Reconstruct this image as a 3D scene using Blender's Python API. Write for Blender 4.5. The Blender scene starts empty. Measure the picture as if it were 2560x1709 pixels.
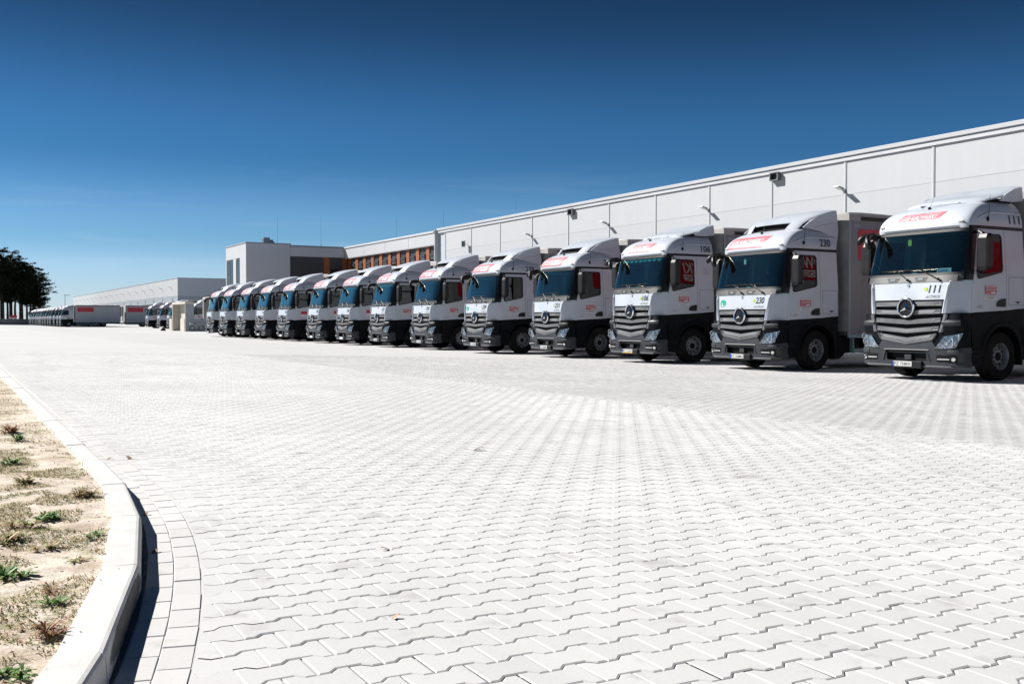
import bpy, math, random
import numpy as np
from mathutils import Vector, noise as mnoise
random.seed(7); rng = np.random.default_rng(7)
SC = bpy.context.scene
COL = SC.collection
R = math.radians

# ------------------------------------------------------------------ camera
cam_d = bpy.data.cameras.new('camera'); cam = bpy.data.objects.new('camera', cam_d); COL.objects.link(cam)
cam_d.sensor_width = 36.0; cam_d.lens = 35.0; cam_d.clip_start = 0.05; cam_d.clip_end = 9000
PHI = R(29.53)
cam.location = (0, 0, 1.27)
cam.rotation_euler = (R(90 - 1.2545), 0, -PHI)
SC.camera = cam
# ------------------------------------------------------------------ sky and sun
SUNDIR = Vector((-0.79, 1.0, 1.03)).normalized()
W = bpy.data.worlds.new('World'); SC.world = W; W.use_nodes = True
nt = W.node_tree; nt.nodes.clear()
w_out = nt.nodes.new('ShaderNodeOutputWorld'); w_bg = nt.nodes.new('ShaderNodeBackground')
w_sky = nt.nodes.new('ShaderNodeTexSky'); w_sky.sky_type = 'NISHITA'; w_sky.sun_disc = False
w_sky.sun_elevation = math.asin(SUNDIR.z); w_sky.sun_rotation = math.atan2(SUNDIR.x, SUNDIR.y)
w_sky.altitude = 0; w_sky.air_density = 1.0; w_sky.dust_density = 0.1; w_sky.ozone_density = 5.0
# a very clear, polarised spring sky: pale at the horizon, deep blue everywhere higher up
w_tc = nt.nodes.new('ShaderNodeTexCoord'); w_sep = nt.nodes.new('ShaderNodeSeparateXYZ'); nt.links.new(w_tc.outputs['Generated'], w_sep.inputs[0])
w_r = nt.nodes.new('ShaderNodeValToRGB'); w_r.color_ramp.interpolation = 'EASE'
SKY_STOPS = [(0.0, (0.80, 0.96, 1.36)), (0.04, (0.76, 0.92, 1.20)), (0.085, (0.47, 0.72, 0.94)), (0.165, (0.20, 0.46, 0.66)), (0.31, (0.09, 0.19, 0.27))]
while len(w_r.color_ramp.elements) < len(SKY_STOPS): w_r.color_ramp.elements.new(0.5)
for e_, (p_, c_) in zip(w_r.color_ramp.elements, SKY_STOPS): e_.position = p_; e_.color = (*c_, 1)
nt.links.new(w_sep.outputs['Z'], w_r.inputs['Fac'])
w_m = nt.nodes.new('ShaderNodeMix'); w_m.data_type = 'RGBA'; w_m.blend_type = 'MULTIPLY'; w_m.inputs[0].default_value = 1.0
nt.links.new(w_sky.outputs[0], w_m.inputs[6]); nt.links.new(w_r.outputs[0], w_m.inputs[7])
w_map = nt.nodes.new('ShaderNodeMapping'); w_map.inputs['Scale'].default_value = (2.2, 2.2, 26.0); nt.links.new(w_tc.outputs['Generated'], w_map.inputs['Vector'])
w_nz = nt.nodes.new('ShaderNodeTexNoise'); w_nz.inputs['Scale'].default_value = 2.4; w_nz.inputs['Detail'].default_value = 7; w_nz.inputs['Roughness'].default_value = 0.6; nt.links.new(w_map.outputs[0], w_nz.inputs['Vector'])
w_cr = nt.nodes.new('ShaderNodeMapRange'); w_cr.inputs['From Min'].default_value = 0.54; w_cr.inputs['From Max'].default_value = 0.80; w_cr.inputs['To Max'].default_value = 0.17; nt.links.new(w_nz.outputs['Fac'], w_cr.inputs['Value'])
w_el = nt.nodes.new('ShaderNodeMapRange'); w_el.inputs['From Min'].default_value = 0.16; w_el.inputs['From Max'].default_value = 0.07; nt.links.new(w_sep.outputs['Z'], w_el.inputs['Value'])
w_mu = nt.nodes.new('ShaderNodeMath'); w_mu.operation = 'MULTIPLY'; nt.links.new(w_cr.outputs[0], w_mu.inputs[0]); nt.links.new(w_el.outputs[0], w_mu.inputs[1])
w_cl = nt.nodes.new('ShaderNodeMix'); w_cl.data_type = 'RGBA'; nt.links.new(w_mu.outputs[0], w_cl.inputs[0]); nt.links.new(w_m.outputs[2], w_cl.inputs[6]); w_cl.inputs[7].default_value = (8.5, 9.2, 10.0, 1)
nt.links.new(w_cl.outputs[2], w_bg.inputs['Color']); nt.links.new(w_bg.outputs[0], w_out.inputs['Surface'])
w_bg.inputs['Strength'].default_value = 0.05
sun_d = bpy.data.lights.new('sun', 'SUN'); sun_d.energy = 5.0; sun_d.angle = R(0.53); sun_d.color = (1.0, 0.965, 0.91)
sun = bpy.data.objects.new('sun', sun_d); COL.objects.link(sun)
sun.rotation_euler = (-SUNDIR).to_track_quat('-Z', 'Y').to_euler(); sun.location = (-40, 50, 60)
SC.view_settings.view_transform = 'Standard'; SC.view_settings.look = 'None'
SC.view_settings.exposure = 0.90; SC.view_settings.gamma = 1.0; SC.view_settings.use_curve_mapping = False
SC.cycles.max_bounces = 8; SC.cycles.transparent_max_bounces = 12; SC.cycles.caustics_reflective = False
SC.cycles.caustics_refractive = False; SC.cycles.use_denoising = True

# ------------------------------------------------------------------ materials
MATS = {}
def nmat(name):
    m = bpy.data.materials.new(name); m.use_nodes = True; n = m.node_tree.nodes; n.clear()
    o = n.new('ShaderNodeOutputMaterial'); MATS[name] = m
    return m, n, m.node_tree.links, o
def coords(n, kind='Object', scale=(1, 1, 1), l=None):
    t = n.new('ShaderNodeTexCoord'); mp = n.new('ShaderNodeMapping'); mp.inputs['Scale'].default_value = scale
    l.new(t.outputs[kind], mp.inputs['Vector']); return mp.outputs[0]
def geo_pos(n, l, scale=(1, 1, 1)):
    t = n.new('ShaderNodeNewGeometry'); mp = n.new('ShaderNodeMapping'); mp.inputs['Scale'].default_value = scale
    l.new(t.outputs['Position'], mp.inputs['Vector']); return mp.outputs[0]
def noisen(n, l, vec, scale, detail=4, rough=0.55):
    t = n.new('ShaderNodeTexNoise'); t.inputs['Scale'].default_value = scale; t.inputs['Detail'].default_value = detail
    t.inputs['Roughness'].default_value = rough; l.new(vec, t.inputs['Vector']); return t.outputs['Fac']
def ramp(n, l, fac, stops):
    r = n.new('ShaderNodeValToRGB'); e = r.color_ramp.elements
    while len(e) < len(stops): e.new(0.5)
    for i, (p, c) in enumerate(stops):
        e[i].position = p; e[i].color = (*c, 1) if len(c) == 3 else c
    l.new(fac, r.inputs['Fac']); return r.outputs['Color']
def mixc(n, l, fac, a, b, mode='MIX'):
    m = n.new('ShaderNodeMix'); m.data_type = 'RGBA'; m.blend_type = mode
    for idx, v in ((0, fac), (6, a), (7, b)):
        if isinstance(v, (int, float)): m.inputs[idx].default_value = v
        elif isinstance(v, tuple): m.inputs[idx].default_value = (*v, 1)
        else: l.new(v, m.inputs[idx])
    return m.outputs[2]
def math_(n, l, op, a, b=0.0, c=0.0):
    m = n.new('ShaderNodeMath'); m.operation = op
    for i, v in enumerate((a, b, c)):
        if isinstance(v, (int, float)): m.inputs[i].default_value = v
        else: l.new(v, m.inputs[i])
    return m.outputs[0]
def bumpn(n, l, h, strength=0.3, dist=0.01):
    b = n.new('ShaderNodeBump'); b.inputs['Strength'].default_value = strength; b.inputs['Distance'].default_value = dist
    l.new(h, b.inputs['Height']); return b.outputs[0]
def bsdf(n, l, o, col, rough=0.5, metal=0.0, spec=0.5, coat=0.0, normal=None, emis=None):
    p = n.new('ShaderNodeBsdfPrincipled')
    if isinstance(col, tuple): p.inputs['Base Color'].default_value = (*col, 1)
    else: l.new(col, p.inputs['Base Color'])
    if isinstance(rough, float): p.inputs['Roughness'].default_value = rough
    else: l.new(rough, p.inputs['Roughness'])
    p.inputs['Metallic'].default_value = metal; p.inputs['Specular IOR Level'].default_value = spec
    p.inputs['Coat Weight'].default_value = coat; p.inputs['Coat Roughness'].default_value = 0.04
    if normal: l.new(normal, p.inputs['Normal'])
    l.new(p.outputs[0], o.inputs['Surface']); return p
def simple(name, col, rough=0.5, metal=0.0, spec=0.5, coat=0.0, var=0.12, vscale=3.0, bump=0.0, world=True):
    """colour with soft blotchy dirt variation"""
    m, n, l, o = nmat(name)
    v = geo_pos(n, l) if world else coords(n, 'Object', l=l)
    f = noisen(n, l, v, vscale, 5, 0.6)
    lo = tuple(c * (1 - var) for c in col); hi = tuple(min(1, c * (1 + var * 0.6)) for c in col)
    c = ramp(n, l, f, [(0.3, lo), (0.7, hi)])
    nrm = None
    if bump: nrm = bumpn(n, l, noisen(n, l, v, vscale * 30, 3), bump, 0.004)
    rr = math_(n, l, 'MULTIPLY_ADD', f, 0.16, rough - 0.08)
    bsdf(n, l, o, c, rr, metal, spec, coat, nrm)
    return m
simple('white_paint', (0.430, 0.462, 0.515), 0.36, coat=0.12, var=0.07, vscale=2.0)
simple('dark_paint', (0.0085, 0.0095, 0.012), 0.40, spec=0.22, var=0.25, vscale=4)
simple('grey_paint', (0.060, 0.066, 0.076), 0.42, coat=0.1, var=0.15, vscale=4)
simple('silver_grey', (0.12, 0.125, 0.135), 0.40, metal=0.25, var=0.12, vscale=6)
simple('black_plastic', (0.007, 0.007, 0.008), 0.42, spec=0.28, var=0.3, vscale=8)
simple('cowl_plastic', (0.028, 0.029, 0.032), 0.42, var=0.25, vscale=8)
simple('chrome', (0.80, 0.81, 0.83), 0.10, metal=1.0, var=0.04)
simple('rubber', (0.009, 0.009, 0.0095), 0.8, spec=0.15, var=0.35, vscale=9, bump=0.3)
simple('rim_steel', (0.22, 0.23, 0.25), 0.45, metal=0.3, var=0.3, vscale=9)
simple('plate_white', (0.58, 0.58, 0.57), 0.4, var=0.08)
simple('plate_blue', (0.02, 0.06, 0.32), 0.4)
simple('plate_yellow', (0.75, 0.5, 0.05), 0.4)
simple('decal_black', (0.012, 0.012, 0.014), 0.4, var=0.1)
simple('decal_red', (0.42, 0.014, 0.028), 0.38, var=0.10, vscale=2.5)
simple('decal_red_glare', (0.50, 0.15, 0.18), 0.38, var=0.12, vscale=2.5)  # roof sign red, paled with sun glare painted into its colour
simple('decal_white', (0.60, 0.60, 0.62), 0.4, var=0.06)
simple('decal_green', (0.02, 0.36, 0.22), 0.4)
simple('decal_lime', (0.42, 0.52, 0.08), 0.4)
simple('decal_grey', (0.30, 0.31, 0.33), 0.35, metal=0.4)
simple('curtain_teal', (0.02, 0.30, 0.32), 0.8)
simple('interior', (0.075, 0.078, 0.08), 0.8, var=0.3)
simple('interior_light', (0.22, 0.225, 0.22), 0.8, var=0.25)
simple('tarp_roof', (0.36, 0.35, 0.345), 0.65, var=0.3, vscale=1.6)
simple('chassis_black', (0.006, 0.006, 0.007), 0.6, spec=0.2, var=0.3)
simple('side_guard', (0.26, 0.37, 0.39), 0.45, metal=0.3, var=0.2)
simple('lamp_orange', (0.6, 0.16, 0.02), 0.3)
simple('lamp_red', (0.32, 0.02, 0.02), 0.3)
simple('window_dark', (0.008, 0.010, 0.012), 0.14, spec=0.25, var=0.2)
simple('clad_dark', (0.030, 0.034, 0.042), 0.5, var=0.1, vscale=0.8)
simple('clad_orange', (0.26, 0.075, 0.022), 0.55, var=0.10, vscale=0.8)
simple('trim_white', (0.47, 0.485, 0.51), 0.45, var=0.06, vscale=0.7)
simple('trim_grey', (0.25, 0.275, 0.31), 0.45, var=0.1, vscale=0.7)
simple('metal_grey', (0.20, 0.215, 0.23), 0.4, metal=0.6, var=0.2)
simple('band_grey', (0.31, 0.345, 0.385), 0.5, var=0.08, vscale=0.5)
simple('dock_dark', (0.06, 0.065, 0.075), 0.6, var=0.2)
simple('bark', (0.055, 0.038, 0.028), 0.9, var=0.4, vscale=4)
simple('leaf_dry', (0.20, 0.10, 0.055), 0.8, var=0.35, vscale=40)
simple('leaf_tan', (0.42, 0.27, 0.15), 0.8, var=0.35, vscale=40)

def grimy(name, col, rough, spec, dust=(0.085, 0.078, 0.07), amount=0.35):
    m, n, l, o = nmat(name); v = geo_pos(n, l)
    a = noisen(n, l, v, 2.6, 5, 0.65); b = noisen(n, l, geo_pos(n, l, (9, 9, 1.2)), 1.0, 4, 0.6)
    f = ramp(n, l, math_(n, l, 'MULTIPLY_ADD', a, 0.6, math_(n, l, 'MULTIPLY', b, 0.4)), [(0.46, (0, 0, 0)), (0.72, (amount,) * 3)])
    bsdf(n, l, o, mixc(n, l, f, col, dust), rough, spec=spec)
grimy('dark_paint', (0.0035, 0.0045, 0.0065), 0.45, 0.08, amount=0.10)
grimy('grey_paint', (0.027, 0.030, 0.037), 0.45, 0.30, amount=0.20)
grimy('rubber', (0.008, 0.008, 0.0085), 0.85, 0.12, amount=0.22)
grimy('chassis_black', (0.005, 0.005, 0.006), 0.6, 0.15, amount=0.10)
def wall_mat(name, col, warm=0.0):
    m, n, l, o = nmat(name)
    v = geo_pos(n, l)
    big = noisen(n, l, v, 0.25, 4, 0.6)
    streak = noisen(n, l, geo_pos(n, l, (1.2, 1.2, 0.05)), 2.2, 4, 0.65)
    f = math_(n, l, 'MULTIPLY_ADD', streak, 0.5, math_(n, l, 'MULTIPLY', big, 0.5))
    c = ramp(n, l, f, [(0.32, tuple(x * 0.955 for x in col)), (0.66, tuple(min(1, x * 1.015) for x in col))])
    ribs = n.new('ShaderNodeTexWave'); ribs.wave_type = 'BANDS'; ribs.bands_direction = 'Z'; ribs.inputs['Scale'].default_value = 6.0
    l.new(v, ribs.inputs['Vector'])
    bsdf(n, l, o, c, 0.48, spec=0.4, normal=bumpn(n, l, ribs.outputs['Fac'], 0.02, 0.01))
    return m
wall_mat('wall_panel', (0.44, 0.453, 0.475))
wall_mat('wall_panel_b', (0.425, 0.44, 0.462))
wall_mat('wall_side', (0.42, 0.455, 0.51))

def concrete(name, col, var=0.2, sc=2.0, bump=0.25, fine=60):
    m, n, l, o = nmat(name); v = geo_pos(n, l)
    a = noisen(n, l, v, sc, 6, 0.65); b = noisen(n, l, v, fine, 3, 0.6)
    f = math_(n, l, 'MULTIPLY_ADD', a, 0.7, math_(n, l, 'MULTIPLY', b, 0.3))
    c = ramp(n, l, f, [(0.33, tuple(x * (1 - var) for x in col)), (0.65, tuple(min(0.9, x * (1 + var * 0.5)) for x in col))])
    bsdf(n, l, o, c, 0.85, spec=0.3, normal=bumpn(n, l, b, bump, 0.004))
    return m
concrete('shelter_concrete', (0.46, 0.435, 0.385), 0.18, 1.5)
concrete('shelter_grey', (0.29, 0.31, 0.335), 0.18, 1.5)
concrete('fence_concrete', (0.20, 0.21, 0.22), 0.25, 1.5)
concrete('gravel', (0.17, 0.165, 0.16), 0.55, 30, 0.9, 160)

# kerb concrete, with the rubber scuff that a tyre left on one stone
def kerb_mat(name, scuff):
    m, n, l, o = nmat(name); v = geo_pos(n, l)
    a = noisen(n, l, v, 5, 6, 0.65); b = noisen(n, l, v, 140, 3, 0.6)
    f = math_(n, l, 'MULTIPLY_ADD', a, 0.7, math_(n, l, 'MULTIPLY', b, 0.3))
    c = ramp(n, l, f, [(0.33, (0.47, 0.465, 0.455)), (0.62, (0.58, 0.578, 0.57))])
    if scuff:
        sx = n.new('ShaderNodeSeparateXYZ'); t = n.new('ShaderNodeTexCoord'); l.new(t.outputs['Object'], sx.inputs[0])
        w = noisen(n, l, coords(n, 'Object', (30, 3, 30), l), 1.5, 4, 0.7)
        dy = math_(n, l, 'DIVIDE', math_(n, l, 'ABSOLUTE', math_(n, l, 'ADD', sx.outputs['Y'], -0.05)), 0.50)
        dz = math_(n, l, 'DIVIDE', math_(n, l, 'ABSOLUTE', math_(n, l, 'ADD', sx.outputs['Z'], 0.050)), 0.050)
        e = math_(n, l, 'ADD', math_(n, l, 'POWER', dy, 2.6), math_(n, l, 'POWER', dz, 2.0))
        e = math_(n, l, 'ADD', e, math_(n, l, 'MULTIPLY_ADD', w, 0.9, -0.45))
        face = math_(n, l, 'LESS_THAN', sx.outputs['Z'], -0.012)
        mk = math_(n, l, 'MULTIPLY', ramp(n, l, e, [(0.72, (1, 1, 1)), (1.0, (0, 0, 0))]), face)
        mk = math_(n, l, 'MULTIPLY', mk, math_(n, l, 'MULTIPLY_ADD', w, 0.4, 0.70))
        c = mixc(n, l, mk, c, (0.055, 0.050, 0.049))
    bsdf(n, l, o, c, 0.85, spec=0.3, normal=bumpn(n, l, b, 0.25, 0.003))
    return m
kerb_mat('kerb_concrete', False); kerb_mat('kerb_scuffed', True)

# concrete pavers; fields differ at the seam, foreground brightness painted into the near one
def paver_mat(name, col, var):
    m, n, l, o = nmat(name); v = geo_pos(n, l)
    g = n.new('ShaderNodeNewGeometry'); oi = n.new('ShaderNodeObjectInfo')
    rnd = math_(n, l, 'FRACT', math_(n, l, 'ADD', g.outputs['Random Per Island'], oi.outputs['Random']))
    big = noisen(n, l, v, 0.35, 4, 0.6); mid = noisen(n, l, v, 4.0, 4, 0.6); fine = noisen(n, l, v, 90, 4, 0.7)
    base = ramp(n, l, rnd, [(0.0, tuple(x * (1 - var) for x in col)), (1.0, tuple(min(0.92, x * (1 + var)) for x in col))])
    c = mixc(n, l, ramp(n, l, big, [(0.38, (0.0,) * 3), (0.66, (0.75,) * 3)]), base, tuple(x * 0.84 for x in col))
    trk = noisen(n, l, geo_pos(n, l, (0.9, 0.16, 1)), 1.3, 4, 0.6)
    c = mixc(n, l, ramp(n, l, trk, [(0.50, (0.0,) * 3), (0.66, (0.5,) * 3)]), c, tuple(x * 0.82 for x in col))
    drip = noisen(n, l, v, 2.1, 2, 0.5)
    c = mixc(n, l, ramp(n, l, drip, [(0.715, (0.0,) * 3), (0.76, (0.45,) * 3)]), c, (0.20, 0.19, 0.18))
    stain = ramp(n, l, mid, [(0.585, (0, 0, 0)), (0.72, (0.55,) * 3)])
    c = mixc(n, l, stain, c, (0.29, 0.283, 0.275))
    c = mixc(n, l, 0.22, c, ramp(n, l, fine, [(0.3, (0.35,) * 3), (0.7, (0.75,) * 3)]), 'SOFT_LIGHT')
    bsdf(n, l, o, c, 0.80, spec=0.35, normal=bumpn(n, l, fine, 0.22, 0.002))
    return m
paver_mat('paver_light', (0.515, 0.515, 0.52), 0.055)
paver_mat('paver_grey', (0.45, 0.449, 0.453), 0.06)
paver_mat('gutter_light', (0.525, 0.523, 0.52), 0.06)
# the yard sheet under and beyond the modelled pavers
def yard_mat():
    m, n, l, o = nmat('yard_sheet'); v = geo_pos(n, l)
    sx = n.new('ShaderNodeSeparateXYZ'); l.new(v, sx.inputs[0])
    a = noisen(n, l, v, 0.12, 5, 0.6); b = noisen(n, l, geo_pos(n, l, (5, 7.2, 1)), 1.0, 2, 0.5); d = noisen(n, l, geo_pos(n, l, (0.25, 2.2, 1)), 1.0, 3, 0.6)
    f = math_(n, l, 'MULTIPLY_ADD', a, 0.4, math_(n, l, 'MULTIPLY_ADD', b, 0.25, math_(n, l, 'MULTIPLY', d, 0.35)))
    c = ramp(n, l, f, [(0.36, (0.405, 0.405, 0.41)), (0.62, (0.475, 0.475, 0.48))])
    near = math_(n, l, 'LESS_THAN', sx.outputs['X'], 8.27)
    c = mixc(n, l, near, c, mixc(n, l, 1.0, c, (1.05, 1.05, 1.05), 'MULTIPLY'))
    bsdf(n, l, o, c, 0.85, spec=0.3)
yard_mat()
def soil_mat():
    m, n, l, o = nmat('soil'); v = geo_pos(n, l)
    a = noisen(n, l, v, 3.5, 6, 0.65); b = noisen(n, l, v, 60, 4, 0.7); c3 = noisen(n, l, v, 260, 2, 0.6)
    c = ramp(n, l, a, [(0.32, (0.40, 0.315, 0.25)), (0.5, (0.59, 0.515, 0.44)), (0.68, (0.66, 0.60, 0.53))])
    moss = noisen(n, l, v, 5.5, 5, 0.7); dry = noisen(n, l, geo_pos(n, l, (1, 1, 1)), 9.0, 5, 0.7)
    c = mixc(n, l, ramp(n, l, dry, [(0.50, (0, 0, 0)), (0.66, (0.6,) * 3)]), c, (0.42, 0.345, 0.25))
    c = mixc(n, l, ramp(n, l, moss, [(0.54, (0, 0, 0)), (0.68, (0.75,) * 3)]), c, (0.20, 0.21, 0.075))
    c = mixc(n, l, 0.35, c, ramp(n, l, b, [(0.3, (0.22,) * 3), (0.7, (0.8,) * 3)]), 'OVERLAY')
    h = math_(n, l, 'MULTIPLY_ADD', b, 0.7, math_(n, l, 'MULTIPLY', c3, 0.3))
    bsdf(n, l, o, c, 0.95, spec=0.15, normal=bumpn(n, l, h, 0.8, 0.012))
soil_mat()
def plant_mat(name, stops, rough=0.6):
    m, n, l, o = nmat(name); g = n.new('ShaderNodeNewGeometry')
    c = ramp(n, l, g.outputs['Random Per Island'], stops)
    p = bsdf(n, l, o, c, rough, spec=0.3)
    return m
plant_mat('weed_mixed', [(0.0, (0.12, 0.18, 0.035)), (0.35, (0.24, 0.25, 0.08)), (0.6, (0.36, 0.31, 0.14)), (0.88, (0.42, 0.28, 0.16)), (1.0, (0.36, 0.09, 0.08))])
plant_mat('weed_green', [(0.0, (0.05, 0.13, 0.02)), (0.6, (0.09, 0.20, 0.035)), (1.0, (0.17, 0.24, 0.06))])
plant_mat('weed_red', [(0.0, (0.28, 0.06, 0.06)), (0.5, (0.30, 0.16, 0.08)), (1.0, (0.20, 0.20, 0.06))])
plant_mat('weed_straw', [(0.0, (0.40, 0.28, 0.15)), (0.6, (0.30, 0.20, 0.11)), (1.0, (0.24, 0.23, 0.09))])
plant_mat('pine_needles', [(0.0, (0.018, 0.030, 0.014)), (0.6, (0.030, 0.048, 0.020)), (1.0, (0.050, 0.066, 0.028))], 0.7)
concrete('far_ground', (0.20, 0.19, 0.13), 0.3, 0.05)

def glass(name, tint, base=0.06, ior=1.52, expo=5.0, refl=(0.95, 0.98, 1.0)):
    m, n, l, o = nmat(name)
    g = n.new('ShaderNodeNewGeometry'); dp = n.new('ShaderNodeVectorMath'); dp.operation = 'DOT_PRODUCT'
    l.new(g.outputs['Incoming'], dp.inputs[0]); l.new(g.outputs['Normal'], dp.inputs[1])
    f0 = ((ior - 1) / (ior + 1)) ** 2 * 1.8                   # two faces of the pane
    fr = math_(n, l, 'MULTIPLY_ADD', math_(n, l, 'POWER', math_(n, l, 'SUBTRACT', 1.0, math_(n, l, 'ABSOLUTE', dp.outputs['Value'])), expo), 1 - f0, f0)
    t = n.new('ShaderNodeBsdfTransparent'); t.inputs['Color'].default_value = (*tint, 1)
    gl = n.new('ShaderNodeBsdfGlossy'); gl.inputs['Roughness'].default_value = 0.015; gl.inputs['Color'].default_value = (*refl, 1)
    mx = n.new('ShaderNodeMixShader')
    l.new(math_(n, l, 'ADD', fr, base), mx.inputs[0]); l.new(t.outputs[0], mx.inputs[1]); l.new(gl.outputs[0], mx.inputs[2])
    l.new(mx.outputs[0], o.inputs['Surface']); return m
glass('windscreen_glass', (0.42, 0.66, 0.68), 0.03, 1.5, 1.8, (1.0, 1.0, 0.80))
glass('side_glass', (0.06, 0.075, 0.08), 0.0, 1.40)
glass('lens_glass', (0.86, 0.92, 0.98), 0.06)
def reflector():
    m, n, l, o = nmat('lamp_reflector')
    v = coords(n, 'Object', (1, 1, 1), l); vo = n.new('ShaderNodeTexVoronoi'); vo.inputs['Scale'].default_value = 26.0; l.new(v, vo.inputs['Vector'])
    c = ramp(n, l, noisen(n, l, v, 14, 3), [(0.38, (0.07, 0.08, 0.09)), (0.66, (0.62, 0.65, 0.70))])
    bsdf(n, l, o, c, 0.22, metal=0.85, normal=bumpn(n, l, vo.outputs['Distance'], 0.55, 0.02))
reflector()
def mesh_grille():
    m, n, l, o = nmat('perforated')
    v = coords(n, 'Object', (55, 55, 75), l)
    vo = n.new('ShaderNodeTexVoronoi'); vo.inputs['Scale'].default_value = 1.0; vo.inputs['Randomness'].default_value = 0.15
    l.new(v, vo.inputs['Vector'])
    c = ramp(n, l, vo.outputs['Distance'], [(0.38, (0.02, 0.02, 0.022)), (0.46, (0.22, 0.225, 0.235))])
    bsdf(n, l, o, c, 0.5, metal=0.2)
mesh_grille()
def curtain():
    m, n, l, o = nmat('curtain_grey'); v = coords(n, 'Object', (1, 1, 1), l)
    s = noisen(n, l, coords(n, 'Object', (3.0, 1, 0.25), l), 1.6, 5, 0.65); b = noisen(n, l, v, 0.7, 4, 0.6)
    f = math_(n, l, 'MULTIPLY_ADD', s, 0.6, math_(n, l, 'MULTIPLY', b, 0.4))
    c = ramp(n, l, f, [(0.34, (0.175, 0.177, 0.195)), (0.64, (0.235, 0.237, 0.258))])
    wv = noisen(n, l, coords(n, 'Object', (2.2, 1, 0.12), l), 1.0, 3, 0.5)
    bsdf(n, l, o, c, 0.55, spec=0.4, normal=bumpn(n, l, wv, 0.35, 0.03))
curtain()
def curtain_hazed():  # curtain lightened with distance haze and sky light put into its colour
    m = MATS['curtain_grey'].copy(); m.name = 'curtain_hazed'; MATS['curtain_hazed'] = m
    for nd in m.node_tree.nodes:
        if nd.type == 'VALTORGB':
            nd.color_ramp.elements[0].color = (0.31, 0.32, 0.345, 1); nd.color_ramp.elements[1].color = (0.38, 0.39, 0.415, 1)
curtain_hazed()

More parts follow.
